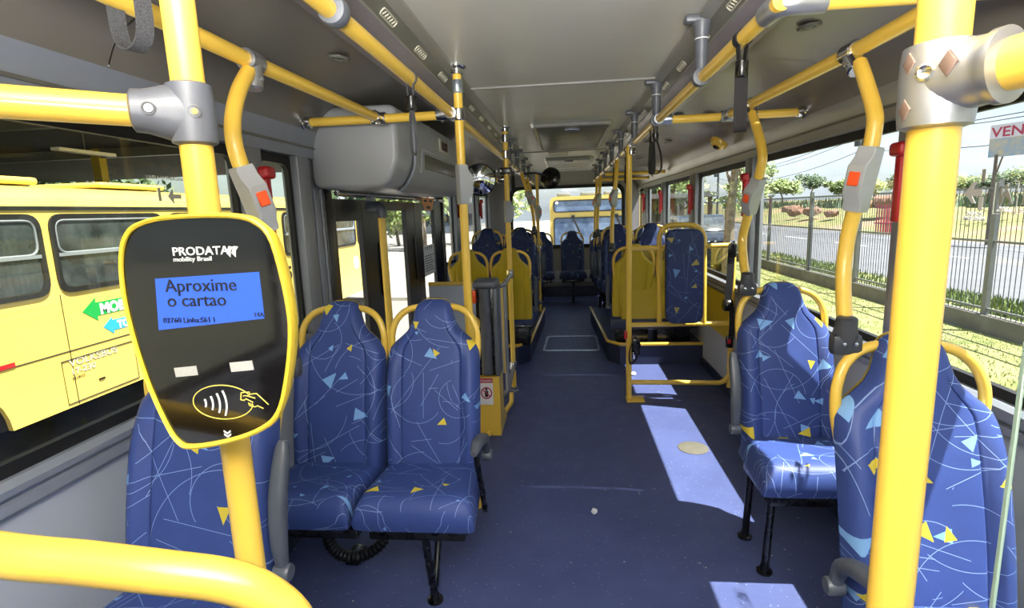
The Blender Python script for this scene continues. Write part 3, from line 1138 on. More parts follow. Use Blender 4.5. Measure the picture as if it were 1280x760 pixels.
def seat(label, loc, rz=0.0, group=None, fab='fabric', arm=None, arm_side=1, legs='', leg_x=0.0, base=0.0, cush='cushion'):
    t = thing('passenger_seat', label, 'seat', (loc[0], loc[1], base), group, rz)
    f = None if fab == 'fabric' else fab
    part(t, 'backrest', 'backrest', mat=f)
    part(t, 'seat_cushion', cush, mat=f)
    part(t, 'back_shell', 'shell')
    part(t, 'grab_handle', 'hl')
    part(t, 'grab_handle', 'hr')
    part(t, 'seat_pan', 'pan')
    ax = arm_side * 0.212
    if arm == 'up':
        a = part(t, 'armrest', 'arm_up', (ax, 0, 0))
        part(a, 'hinge', 'hinge')
    elif arm:
        a = part(t, 'armrest', 'arm_down' if arm == 'down' else 'arm_down_black', (ax, 0, 0))
        part(a, 'hinge', 'hinge')
        part(a, 'armrest_post', 'arm_post')
    if 'v' in legs:
        part(t, 'leg', 'v_front', (leg_x, 0, 0))
        part(t, 'leg', 'v_rear', (leg_x, 0, 0))
    if 'p' in legs:
        part(t, 'seat_base', 'pedestal')
    if 's' in legs:
        part(t, 'leg', 's_front', (leg_x, 0, 0))
        part(t, 'leg', 's_rear', (leg_x, 0, 0))
    return t


seat('blue patterned seat behind the black card reader, grey armrest folded up', (-0.905, 0.96), arm='up', legs='s', leg_x=0.15, base=0.08)
seat('window-side blue patterned seat of the left pair, in front of the folding door', (-0.905, 1.77), legs='', cush='cushion_narrow')
seat('blue patterned aisle seat of the left pair, black armrest lowered toward the aisle', (-0.525, 1.77), arm='black', legs='v', leg_x=0.02)
seat('blue patterned single seat on the right beside the aisle, armrest raised, sun on cushion', (0.90, 2.03), arm='up', arm_side=-1, legs='s', leg_x=-0.15)
seat('nearest blue patterned seat on the right, partly behind the thick yellow pole', (0.845, 1.08), arm='black', arm_side=-1, legs='s', leg_x=-0.15)

PI = math.pi
# rear-facing seats whose yellow shells show, on the left platform and the right one
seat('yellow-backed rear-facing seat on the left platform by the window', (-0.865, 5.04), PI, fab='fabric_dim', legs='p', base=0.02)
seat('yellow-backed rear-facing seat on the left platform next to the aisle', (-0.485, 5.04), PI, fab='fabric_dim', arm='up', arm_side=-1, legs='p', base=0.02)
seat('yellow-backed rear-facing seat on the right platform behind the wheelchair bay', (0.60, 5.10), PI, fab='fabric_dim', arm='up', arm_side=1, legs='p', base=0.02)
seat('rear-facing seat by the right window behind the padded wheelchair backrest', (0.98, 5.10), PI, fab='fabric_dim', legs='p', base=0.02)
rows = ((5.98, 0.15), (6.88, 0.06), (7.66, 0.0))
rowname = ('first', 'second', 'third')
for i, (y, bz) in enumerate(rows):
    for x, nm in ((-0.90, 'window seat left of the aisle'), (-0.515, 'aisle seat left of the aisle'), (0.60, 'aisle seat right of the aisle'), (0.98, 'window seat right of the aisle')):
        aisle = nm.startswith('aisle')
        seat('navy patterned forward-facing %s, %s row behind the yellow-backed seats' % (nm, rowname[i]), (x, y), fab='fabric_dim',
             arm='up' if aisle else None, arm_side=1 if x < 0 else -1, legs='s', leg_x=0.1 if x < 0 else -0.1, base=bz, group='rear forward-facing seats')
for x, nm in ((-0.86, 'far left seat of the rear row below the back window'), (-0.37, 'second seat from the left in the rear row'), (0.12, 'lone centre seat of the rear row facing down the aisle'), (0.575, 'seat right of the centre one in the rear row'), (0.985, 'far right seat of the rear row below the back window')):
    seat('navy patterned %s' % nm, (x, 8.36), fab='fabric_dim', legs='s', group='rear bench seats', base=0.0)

# ================================================================== RAILS AND POLES
R_ = 0.0195


def collar(b, c, axis, r=0.027, h=0.05):
    b.lathe(Vector(c) - Vector(axis).normalized() * h / 2, axis, [(r * 0.86, 0), (r, 0.004), (r, h - 0.004), (r * 0.86, h)], 18)
    return b


def bolts(b, c, dirs, r=0.005):
    for d in dirs:
        d = Vector(d)
        b.lathe(Vector(c) + d * 0.026, d, [(r, 0), (r, 0.003), (r * 0.5, 0.004)], 8)


def tee(par, c, a1, a2, mat='chrome', name='tee_joint', r=0.027):
    """pipe joint: a collar along a1 and a socket leaving it along a2"""
    b = MB()
    collar(b, c, a1, r, 0.062)
    a2 = Vector(a2).normalized()
    c = Vector(c)
    b.lathe(c, a2, [(r * 0.9, 0.0), (r * 0.98, 0.03), (r * 0.95, 0.066), (r * 0.8, 0.07)], 18)
    q = a2.cross(Vector(a1)).normalized()
    for k in (-1, 1):
        b.lathe(c + a2 * 0.045 + q * k * (r * 0.93), q * k, [(0.006, 0), (0.006, 0.004), (0.003, 0.006)], 8)
    return b.build(name, M[mat], par)


def flange(par, c, axis, r=0.036, mat='chrome', name='flange'):
    b = MB().lathe(c, axis, [(r, 0), (r, 0.006), (r * 0.85, 0.011), (0.026, 0.014), (0.025, 0.034), (0.0205, 0.037)], 20)
    return b.build(name, M[mat], par)


def rail(name, label, cat, pts, r=R_, mat='yellow', group=None, n=16):
    loc = tuple(pts[-1])
    t = thing(name, label, cat, loc, group)
    MB().tube(pts, r, n).build('tube', M[mat], t)
    return t


# long ceiling rails
lr = rail('ceiling_grab_rail', 'long yellow ceiling rail along the left air duct', 'grab rail', [(-0.475, -0.5, 1.845), (-0.475, 8.7, 1.845)])
rr_ = rail('ceiling_grab_rail', 'long yellow ceiling rail along the right air duct', 'grab rail', [(0.475, 1.30, 1.845), (0.475, 8.7, 1.845)])
# hangers that carry them
def hanger(x, y, label, group):
    t = thing('rail_hanger', label, 'rail hanger', (x, y, HC), group)
    b = MB()
    b.box((x, y, HC - 0.012), (0.115, 0.05, 0.024), 0.008)
    b.build('cap', M['hanger'], t)
    b = MB()
    b.lathe((x, y, HC - 0.02), (0, 0, -1), [(0.034, 0), (0.026, 0.02), (0.022, 0.05), (0.0215, 0.055), (0.019, 0.165)], 16)
    b.build('post', M['hanger'], t)
    MB().lathe((x, y, HC - 0.072), (0, 0, -1), [(0.0228, 0), (0.0228, 0.003)], 16).build('band', M['white'], t)
    b = MB()
    b.lathe((x, y - 0.02, 1.845), (0, 1, 0), [(0.021, 0), (0.029, 0.002), (0.031, 0.01), (0.031, 0.03), (0.029, 0.038), (0.021, 0.04)], 18)
    b.build('ring', M['hanger'], t)
    return t
ORD = 'first second third fourth fifth sixth seventh eighth ninth tenth eleventh twelfth thirteenth fourteenth fifteenth sixteenth seventeenth'.split()
nth = ('nearest', 'second', 'third', 'fourth', 'fifth', 'sixth', 'seventh', 'eighth')
for i, y in enumerate((1.98, 2.88, 3.74, 4.6, 5.45, 6.3, 7.15, 8.0)):
    hanger(0.470, y, '%s grey hanger post holding the right ceiling rail, counted from the front' % nth[i], 'hangers of the right ceiling rail')
for i, y in enumerate((1.17, 4.85, 5.7, 6.6, 7.5)):
    hanger(-0.470, y, '%s grey hanger post holding the left ceiling rail, counted from the front' % nth[i], 'hangers of the left ceiling rail')

# left pole with the card reader
pl = thing('stanchion_pole', 'thick yellow upright pole at left carrying the card reader', 'pole', (-0.452, 0.65, 0))
MB().tube([(-0.452, 0.65, 0.0), (-0.452, 0.65, HC)], 0.0188, 24).build('tube', M['yellow'], pl)
flange(pl, (-0.452, 0.65, 0.0), (0, 0, 1))
# grey plastic clamp: sleeve on the pole + flared sleeve on the rail
b = MB()
d = Vector((-0.151, -0.096, 0.006)).normalized()
c = Vector((-0.452, 0.65, 1.551))
up = Vector((0, 0, 1))
side = d.cross(up).normalized()
b.lathe((c.x, c.y, c.z - 0.037), (0, 0, 1), [(0.019, 0), (0.0255, 0.003), (0.0265, 0.02), (0.0265, 0.05), (0.0255, 0.071), (0.019, 0.074)], 24)
rings = []
for t_, hz, hy in ((-0.001, 0.0355, 0.0255), (0.008, 0.0362, 0.026), (0.02, 0.034, 0.026), (0.034, 0.0295, 0.0258), (0.048, 0.0255, 0.0252), (0.060, 0.0245, 0.0245), (0.063, 0.019, 0.019)):
    rings.append([c + d * t_ + up * (math.sin(a) * hz) + side * (math.cos(a) * hy) for a in [2 * PI * k / 28 for k in range(28)]])
b.rings(rings)
cl = b.build('pole_clamp', M['grey_plastic'], pl, True, 50)
for t_, mt in ((0.042, 'steel'), (-0.004, 'yellow')):
    p = c + d * t_ - side * 0.0255 if side.y > 0 else c + d * t_ + side * 0.0255
    ax = -side if side.y > 0 else side
    MB().lathe(p, ax, [(0.0078, 0), (0.0076, 0.0012), (0.0062, 0.0014), (0.0058, 0.0004), (0.0, 0.0004)], 18).build('screw_recess', M['joint'], cl)
    MB().lathe(p + ax * 0.0005, ax, [(0.0052 if mt == 'steel' else 0.0036, 0), (0.0046 if mt == 'steel' else 0.0034, 0.0009), (0.0012, 0.0009), (0.001, 0.0005), (0, 0.0005)], 14).build('clamp_screw', M['alu' if mt == 'steel' else mt], cl)
q = Vector((-0.452, 0.65, 1.551)) + d * 0.04
t = rail('grab_rail', 'thick yellow horizontal rail running left from the grey pole clamp', 'grab rail', [q, q + d * 0.75], 0.0182)

# bent tube in the front left corner
ENTRY = smooth_path([(-0.75, 0.415, 1.140), (-0.549, 0.421, 1.111), (-0.477, 0.431, 1.098), (-0.403, 0.441, 1.083), (-0.347, 0.454, 1.066), (-0.313, 0.464, 1.043), (-0.288, 0.472, 1.005), (-0.279, 0.473, 0.945), (-0.279, 0.473, 0.5), (-0.279, 0.473, 0.0)], 6)
t = rail('entry_rail', 'thick bent yellow tube crossing the lower left corner', 'grab rail', ENTRY, 0.0205)

# right pole with the cast clamp
pr = thing('stanchion_pole', 'thick yellow upright pole at right with a cast metal clamp', 'pole', (0.292, 0.472, 0))
MB().tube([(0.292, 0.472, 0.0), (0.292, 0.472, HC)], 0.0178, 24).build('tube', M['yellow'], pr)
flange(pr, (0.292, 0.472, 0.0), (0, 0, 1))
c = Vector((0.292, 0.472, 1.508))
d = Vector((0.42, -0.90, 0.02)).normalized()
side = d.cross(up).normalized()
b = MB()
b.lathe((c.x, c.y, c.z - 0.036), (0, 0, 1), [(0.019, 0), (0.0245, 0.002), (0.0255, 0.012), (0.026, 0.032), (0.0255, 0.054), (0.0245, 0.062), (0.019, 0.064)], 28)
rings = []
for t_, hz, hy in ((-0.001, 0.027, 0.0250), (0.01, 0.0268, 0.0255), (0.02, 0.0258, 0.0252), (0.032, 0.0245, 0.0245), (0.038, 0.0245, 0.0245), (0.040, 0.0262, 0.0262), (0.046, 0.0262, 0.0262), (0.048, 0.0195, 0.0195)):
    rings.append([c + d * t_ + up * (math.sin(a) * hz) + side * (math.cos(a) * hy) for a in [2 * PI * k / 32 for k in range(32)]])
b.rings(rings)
cl = b.build('pole_clamp', M['alu'], pr, True, 45)
# diamond recesses and a screw on the clamp's visible face
vx = Vector((-0.85, -0.53, 0)).normalized()
def on_clamp(az, z):
    a = math.radians(az)
    return Vector((c.x + 0.0259 * math.sin(a), c.y - 0.0259 * math.cos(a), c.z + z)), Vector((math.sin(a), -math.cos(a), 0))
for az, z, k in ((-80, 0.013, 1.0), (-82, -0.021, 1.0)):
    p, nn = on_clamp(az, z)
    xx = up.cross(nn)
    MB().prism([(0, -0.0085), (0.0062, 0), (0, 0.0085), (-0.0062, 0)], p + nn * 0.0004, xx, up, 0.002, 0.0012).build('diamond_recess', M['brown'], cl)
p, nn = on_clamp(-50, 0.004)
MB().lathe(p - nn * 0.0005, nn, [(0.0066, 0), (0.0066, 0.0022), (0.0048, 0.0026), (0.003, 0.0014), (0, 0.0014)], 16).build('clamp_screw', M['chrome'], cl)
pp = c + d * 0.022 + side * (-0.0252 if side.y > 0 else 0.0252) + up * 0.006
nn = (-side if side.y > 0 else side)
MB().prism([(0, -0.0095), (0.0065, 0), (0, 0.0095), (-0.0065, 0)], pp + nn * 0.0012, d, up, 0.003, 0.0012).build('diamond_recess', M['brown'], cl)
q = c + d * 0.03
t = rail('grab_rail', 'thick yellow rail leaving the cast clamp toward the right edge', 'grab rail', [q, q + d * 0.30], 0.0182, n=24)

# transverse bars and outer longitudinal rails, left
tb = rail('transverse_rail', 'yellow cross rail in front of the grey door cover', 'grab rail', [(-0.475, 2.40, 1.842), (-1.145, 2.40, 1.842)])
flange(tb, (-1.148, 2.40, 1.842), (1, 0, 0), 0.03)
tee(tb, (-0.475, 2.40, 1.845), (0, 1, 0), (-1, 0, 0))
tee(tb, (-0.80, 2.40, 1.842), (1, 0, 0), (0, -1, 0))
ol = rail('outer_grab_rail', 'yellow rail running forward above the left window seats', 'grab rail', [(-0.785, -0.6, 1.82), (-0.785, 1.40, 1.82), (-0.80, 2.38, 1.842)])
tee(ol, (-0.785, 1.385, 1.82), (0, 1, 0), (0, -0.1, -1), 'alu')
t = rail('transverse_rail', 'yellow cross rail overhead at the top left corner', 'grab rail', [(-0.475, 0.95, 1.97), (-1.1, 0.95, 1.97)])
# right
tb = rail('transverse_rail', 'yellow cross rail between the right ceiling rail and the side cove, mid bus', 'grab rail', [(0.475, 2.86, 1.842), (1.145, 2.80, 1.838)])
flange(tb, (1.15, 2.80, 1.838), (-1, 0, 0), 0.03)
tee(tb, (0.475, 2.86, 1.845), (0, 1, 0), (1, -0.08, 0), 'steel')
tee(tb, (0.80, 2.83, 1.842), (1, 0, 0), (0, -1, 0), 'steel')
ol = rail('outer_grab_rail', 'yellow rail running forward above the right window seats', 'grab rail', [(0.785, 0.3, 1.815), (0.79, 1.65, 1.815), (0.80, 2.80, 1.842)])
tee(ol, (0.79, 1.645, 1.815), (0, 1, 0), (0, -0.55, -0.8), 'chrome')
tee(ol, (0.798, 2.50, 1.832), (0, 1, 0), (0, -0.45, -0.8), 'chrome')
tb = rail('transverse_rail', 'yellow cross rail along the top edge at right, ending in a steel elbow', 'grab rail', [(0.49, 1.315, 1.845), (1.15, 1.315, 1.842)])
b = MB()
b.tube(fillet([(0.475, 1.39, 1.845), (0.475, 1.315, 1.845), (0.57, 1.315, 1.845)], 0.04), 0.0255, 18)
b.build('elbow_joint', M['alu'], tb)
for y, lab in ((6.35, 'yellow cross rail over the rear seats at right, front one'), (7.5, 'yellow cross rail over the rear seats at right, back one')):
    t = rail('transverse_rail', lab, 'grab rail', [(0.475, y, 1.80), (1.14, y, 1.80)])
for y, lab in ((4.14, 'yellow cross rail at the left pole behind the turnstile'),):
    t = rail('transverse_rail', lab, 'grab rail', [(-0.44, y, 1.66), (-1.14, y, 1.66)])
    tee(t, (-0.425, y, 1.66), (0, 0, 1), (-1, 0, 0), 'chrome')


def stop_button(par, c, d, face, name='stop_button', mat='button_grey', L_=0.16):
    """bell-push housing clamped on a tube: c centre, d along the tube, face towards which the button looks"""
    d = Vector(d).normalized()
    f = Vector(face)
    f = (f - f.dot(d) * d).normalized()
    s = d.cross(f)
    b = MB()
    h = L_ / 2
    prof = [(-h, -0.021), (-h, 0.021), (-h * 0.75, 0.025), (-h * 0.45, 0.043), (h * 0.40, 0.046), (h * 0.72, 0.025), (h, 0.021), (h, -0.021)]
    rings = []
    for k, wid in ((-1, 0.020), (-0.85, 0.022), (0.85, 0.022), (1, 0.020)):
        sc = 0.93 if abs(k) == 1 else 1.0
        rings.append([Vector(c) + d * (a * sc) + f * (q * sc) + s * (0.0225 * k) for a, q in prof])
    b.rings(rings)
    o = b.build(name, M[mat], par, True, 35)
    MB().box((0, 0, 0), (0.03, 0.05, 0.006), 0.002)
    bb = MB()
    R = Matrix((s, d, f)).transposed()
    bb.box((0, 0, 0), (0.026, 0.034, 0.006), 0.002, 1, R)
    bb.bm.verts.ensure_lookup_table()
    bmesh.ops.translate(bb.bm, vec=Vector(c) + f * 0.0455, verts=bb.bm.verts)
    bb.build('push_button', M['orange'], o)
    return o


def curved(label, pts, joint, btn=None, face=(0, -1, 0), r=0.0185):
    t = thing('seat_grab_pole', label, 'grab pole', pts[-1])
    sp = smooth_path(pts, 6)
    MB().tube(sp, r, 16).build('tube', M['yellow'], t)
    if joint:
        j = Vector(pts[-1])
        b = MB()
        b.lathe(j + Vector((0, 0, 0.045)), (0, 0.1, -1), [(0.019, 0), (0.024, 0.003), (0.026, 0.03), (0.03, 0.05), (0.026, 0.085), (0.016, 0.09)], 16)
        b.box(j + Vector((0.0, 0.0, -0.025)), (0.075, 0.038, 0.055), 0.014)
        b.build('seat_joint', M['joint'], t)
        bb = MB()
        bolts(bb, j + Vector((0.014, 0.004, -0.02)), [(0, -1, 0)])
        bolts(bb, j + Vector((-0.014, 0.004, -0.02)), [(0, -1, 0)])
        bb.build('joint_bolts', M['chrome'], t)
    if btn is not None:
        i = min(range(len(sp)), key=lambda k: abs(sp[k].z - btn))
        stop_button(t, sp[i], sp[i - 2] - sp[i + 2], face)
    return t


curved('bent yellow pole with a stop button joining the nearest right seat to the rail',
       [(0.79, 1.60, 1.775), (0.782, 1.549, 1.722), (0.772, 1.477, 1.631), (0.766, 1.462, 1.582), (0.757, 1.461, 1.515), (0.744, 1.471, 1.417), (0.733, 1.483, 1.326), (0.724, 1.475, 1.24), (0.711, 1.436, 1.155), (0.70, 1.393, 1.085)],
       True, 1.46, (-0.75, -0.55, 0))
curved('bent yellow pole with a stop button joining the second right seat to the rail',
       [(0.798, 2.46, 1.79), (0.797, 2.40, 1.73), (0.795, 2.344, 1.669), (0.791, 2.297, 1.602), (0.786, 2.303, 1.541), (0.78, 2.347, 1.447), (0.772, 2.41, 1.331), (0.768, 2.43, 1.262), (0.761, 2.377, 1.163), (0.755, 2.307, 1.09)],
       True, 1.44, (-0.75, -0.55, 0))
curved('bent yellow pole with a stop button above the seat behind the card reader',
       [(-0.785, 1.376, 1.80), (-0.775, 1.295, 1.727), (-0.764, 1.241, 1.653), (-0.754, 1.221, 1.588), (-0.741, 1.234, 1.506), (-0.729, 1.251, 1.435), (-0.72, 1.262, 1.36), (-0.715, 1.275, 1.24), (-0.712, 1.27, 1.15), (-0.71, 1.262, 1.075)],
       True, 1.475, (0.75, -0.5, 0))
# the same bent poles further back
bk = [(0.0, 0.26, 0.74), (0.0, 0.20, 0.69), (0.0, 0.15, 0.58), (0.0, 0.17, 0.42), (0.0, 0.26, 0.26), (0.0, 0.27, 0.13), (0.0, 0.24, 0.0)]
for x, y, z, s, lab in ((-0.345, 5.98, 1.20, -1, 'bent yellow pole on the first rear row left of the aisle'), (-0.345, 6.88, 1.11, -1, 'bent yellow pole on the second rear row left of the aisle'),
                        (0.43, 5.0, 1.06, 1, 'bent yellow pole on the rear-facing seat right of the aisle'), (0.43, 6.88, 1.11, 1, 'bent yellow pole on the second rear row right of the aisle'),
                        (0.44, 7.66, 1.05, 1, 'bent yellow pole on the third rear row right of the aisle')):
    zz = 1.845 - z
    P = [(x + (-0.475 - x if s < 0 else 0.475 - x) * (q[2] / 0.74) ** 2, y + q[1] - (0.26 if y == 5.0 else 0), z + q[2] / 0.74 * zz) for q in bk]
    curved(lab, P, True, z + 0.42 / 0.74 * zz, (-s * 0.8, -0.5, 0) if s > 0 else (0.8, -0.5, 0))

# uprights of the left side behind the first pair of seats
p2 = thing('stanchion_pole', 'yellow upright pole behind the left seat pair, in front of the turnstile', 'pole', (-0.445, 2.40, 0))
MB().tube([(-0.445, 2.40, 0.0), (-0.445, 2.40, HC)], R_, 16).build('tube', M['yellow'], p2)
flange(p2, (-0.445, 2.40, HC), (0, 0, -1), 0.04)
b = MB()
collar(b, (-0.445, 2.40, 1.955), (0, 0, 1), 0.024, 0.055)
b.build('sleeve', M['steel'], p2)
b = MB()
collar(b, (-0.445, 2.40, 1.84), (0, 0, 1), 0.027, 0.05)
b.build('rail_joint', M['chrome'], p2)
stop_button(p2, (-0.445, 2.40, 1.545), (0, 0, 1), (0.7, 0.5, 0), L_=0.17)
p3 = thing('stanchion_pole', 'yellow upright pole on the aisle floor joined to the turnstile', 'pole', (-0.425, 4.12, 0))
MB().tube([(-0.425, 4.12, 0.0), (-0.425, 4.12, HC)], R_, 16).build('tube', M['yellow'], p3)
flange(p3, (-0.425, 4.12, HC), (0, 0, -1), 0.036)
flange(p3, (-0.425, 4.12, 0.0), (0, 0, 1), 0.036)
for z in (1.84, 1.955):
    collar(MB_ := MB(), (-0.425, 4.12, z), (0, 0, 1), 0.026, 0.06)
    MB_.build('rail_joint', M['chrome'], p3)
stop_button(p3, (-0.425, 4.12, 1.42), (0, 0, 1), (0.7, 0.5, 0), L_=0.16)
p4 = thing('stanchion_pole', 'thin yellow upright pole at the left of the aisle among the rear seats', 'pole', (-0.315, 6.6, 0))
MB().tube([(-0.315, 6.6, 0.0), (-0.315, 6.6, 1.86)], 0.018, 12).build('tube', M['yellow'], p4)
for z in (0.82, 0.98, 0.3):
    collar(MB_ := MB(), (-0.315, 6.6, z), (0, 0, 1), 0.025, 0.05)
    MB_.build('collar', M['chrome'], p4)
stop_button(p4, (-0.315, 6.6, 1.40), (0, 0, 1), (0.7, -0.5, 0), L_=0.16)

# wheelchair bay frame with its padded backrest, right
wf = thing('wheelchair_bay_frame', 'yellow tube frame with a tall padded blue backrest at the wheelchair bay', 'bay frame', (0.45, 3.9, 0))
Y_ = 3.9
MB().tube([(0.455, Y_, 0.0), (0.455, Y_, 1.84)], 0.0205, 16).build('upright', M['yellow'], wf)
tee(wf, (0.472, Y_, 1.845), (0, 1, 0), (-0.05, 0, -1), 'chrome')
MB().box((0.50, Y_, 0.008), (0.13, 0.11, 0.016), 0.004).build('foot_plate', M['yellow'], wf)
MB().tube([(1.175, Y_, 0.10), (1.175, Y_, 1.15)], 0.019, 14).build('upright', M['yellow'], wf)
for z in (1.132, 0.575):
    MB().tube([(0.46, Y_, z), (1.175, Y_, z)], 0.018, 14).build('crossbar', M['yellow'], wf)
MB().tube(fillet([(0.46, Y_, 0.14), (1.13, Y_ - 0.01, 0.135), (1.175, Y_ - 0.01, 0.2)], 0.07), 0.018, 14).build('crossbar', M['yellow'], wf)
MB().tube(fillet([(0.672, Y_, 0.575), (0.664, Y_, 1.29), (0.972, Y_, 1.28), (0.985, Y_, 0.575)], 0.11), 0.0185, 14).build('backrest_hoop', M['yellow'], wf)
b = MB()
ol_ = round_poly([(0.70, 0.60), (0.955, 0.60), (0.948, 1.255), (0.692, 1.262)], 0.07, 6)
b.uv = b.bm.loops.layers.uv.new('UVMap')
b.prism(ol_, (0, Y_ - 0.04, 0), (1, 0, 0), (0, 0, 1), -0.07, 0)
for f in b.bm.faces:
    for l in f.loops:
        l[b.uv].uv = (l.vert.co.x * 0.9, l.vert.co.z * 0.9 + 3.3)
pad = b.build('backrest_pad', M['fabric_dim'], wf)
bv = pad.modifiers.new('soft_edge', 'BEVEL')
bv.width = 0.015
bv.segments = 3
bv.limit_method = 'ANGLE'

# yellow partition board behind the wheelchair bay
pb = thing('yellow_board', 'flat yellow board closing the seat backs behind the wheelchair bay', 'partition', (0.9, 4.86, 0.42))
MB().box2((0.50, 4.855, 0.42), (1.185, 4.868, 1.065), 0.006).build('board', M['shell'], pb)
MB().box2((0.40, 4.87, 0.32), (1.18, 4.93, 0.42), 0.015).build('board_base', M['podium'], pb)
MB().box2((W - 0.03, 3.95, 0.42), (W - 0.016, 5.15, 0.745), 0.004).build('side_board', M['shell'], pb)

# ================================================================== SMALLER THINGS INSIDE
# card reader on the left pole
cr = thing('card_reader', 'black glass card reader in a rounded yellow housing on the left pole', 'card reader', (-0.43, 0.62, 1.14))
OUT = [(-0.487, 1.427), (-0.462, 1.4315), (-0.413, 1.433), (-0.368, 1.4305), (-0.343, 1.422), (-0.327, 1.399), (-0.317, 1.335), (-0.317, 1.286), (-0.329, 1.228), (-0.344, 1.187), (-0.368, 1.166), (-0.411, 1.150), (-0.465, 1.141), (-0.484, 1.148), (-0.498, 1.177), (-0.514, 1.233), (-0.5245, 1.299), (-0.5265, 1.355), (-0.520, 1.396), (-0.506, 1.418)]
op = [(p.x, p.y) for p in smooth_path([(x, z, 0) for x, z in OUT], 4, True)]
cxo = sum(p[0] for p in op) / len(op)
czo = sum(p[1] for p in op) / len(op)
def sc_out(k, dy):
    return [(cxo + (p[0] - cxo) * k, dy, czo + (p[1] - czo) * k) for p in op]
# housing: rim ring, sides, back
rg = [sc_out(0.94, 0.590), sc_out(0.943, 0.5835), sc_out(0.962, 0.5815), sc_out(0.98, 0.5835), sc_out(0.987, 0.590), sc_out(0.93, 0.612), sc_out(0.85, 0.622), sc_out(0.5, 0.628)]
MB().rings(rg).build('housing', M['bright_yellow'], cr, True, 35)
MB().rings([sc_out(0.945, 0.5865), sc_out(0.945, 0.592)]).build('front_glass', M['screen_black'], cr, False)
MB().box((-0.452, 0.636, 1.30), (0.07, 0.04, 0.12), 0.01).build('pole_bracket', M['bright_yellow'], cr)
YS = 0.5862
FX, FU = (1, 0, 0), (0, 0, 1)      # faces the driver's end (-y)
scr = MB().prism([(-0.481, 1.357), (-0.351, 1.362), (-0.351, 1.307), (-0.486, 1.295)], (0, YS, 0), FX, FU, 0.0006).build('display', M['screen_blue'], cr, False)
text('display_text', 'Aproxime', 0.0215, (-0.4695, YS - 0.0005, 1.341), FX, FU, M['black_ink'], scr, sx=1.02)
text('display_text', 'o cartao', 0.0215, (-0.4695, YS - 0.0005, 1.3235), FX, FU, M['black_ink'], scr, sx=1.02)
text('display_text', '02760 Linha:S61 I', 0.0088, (-0.478, YS - 0.0005, 1.304), FX, FU, M['black_ink'], scr, sx=1.05)
text('display_text', '14A', 0.0075, (-0.3635, YS - 0.0005, 1.3095), FX, FU, M['black_ink'], scr)
lg = text('logo_lettering', 'PRODATA', 0.0135, (-0.4545, YS, 1.3835), FX, FU, M['white_ink'], cr, sx=1.12, bold=0.00015)
text('logo_lettering', 'mobility Brasil', 0.0075, (-0.4545, YS, 1.3765), FX, FU, M['white_ink'], lg, sx=1.12, bold=0.0)
b = MB()
for ox in (0, 0.0062):
    b.prism([(-0.388 + ox, 1.3845), (-0.3835 + ox, 1.3795), (-0.3825 + ox, 1.387), (-0.379 + ox, 1.3915), (-0.3845 + ox, 1.3925)], (0, YS, 0), FX, FU, 0.0006)
b.build('logo_mark', M['white_ink'], lg, False)
for x, z in ((-0.4585, 1.2435), (-0.3865, 1.2495)):
    a = math.radians(5)
    MB().box((x, YS, z), (0.029, 0.001, 0.0115), 0, 2, Matrix.Rotation(-a, 3, 'Y')).build('tape_strip', M['tape'], cr, False)
b = MB()
b.tube([(-0.4165 + 0.0385 * math.cos(q), YS, 1.2045 + 0.0215 * math.sin(q)) for q in [0.42 + 2 * PI * k / 48 * 0.93 for k in range(48)]], 0.0006, 5)
ov = b.build('oval_mark', M['yellow_ink'], cr)
for r, k in ((0.012, 0.0052), (0.021, 0.0082), (0.030, 0.0112), (0.0385, 0.0142)):
    q = math.asin(min(1, k / r)) if r > k else 0.4
    q = 0.42
    MB().tube([(-0.4505 + r * math.cos(t_), YS, 1.2035 + r * math.sin(t_)) for t_ in [-q + 2 * q * i / 10 for i in range(11)]], 0.0012, 6).build('wave_mark', M['white_ink'], ov)
b = MB()
hd = [(-0.3915, 1.2165), (-0.393, 1.2075), (-0.3885, 1.2068), (-0.3865, 1.209), (-0.378, 1.2045), (-0.3795, 1.2015), (-0.384, 1.2035), (-0.383, 1.2005), (-0.376, 1.1985), (-0.3725, 1.2), (-0.3655, 1.1965)]
b.tube([(x, YS, z) for x, z in hd], 0.0006, 5)
b.tube([(x, YS, z) for x, z in [(-0.3915, 1.2165), (-0.381, 1.2172), (-0.3805, 1.2145), (-0.372, 1.2155), (-0.3585, 1.2015)]], 0.0006, 5)
b.tube([(x, YS, z) for x, z in [(-0.3895, 1.2125), (-0.3855, 1.2128), (-0.3745, 1.2095)]], 0.0006, 5)
b.build('hand_mark', M['yellow_ink'], ov)
b = MB()
for dz in (0, -0.0042):
    b.prism([(-0.4205, 1.1685 + dz), (-0.416, 1.1655 + dz), (-0.4115, 1.1685 + dz), (-0.4115, 1.1662 + dz), (-0.416, 1.163 + dz), (-0.4205, 1.1662 + dz)], (0, YS, 0), FX, FU, 0.0006)
b.build('arrow_mark', M['white_ink'], ov, False)


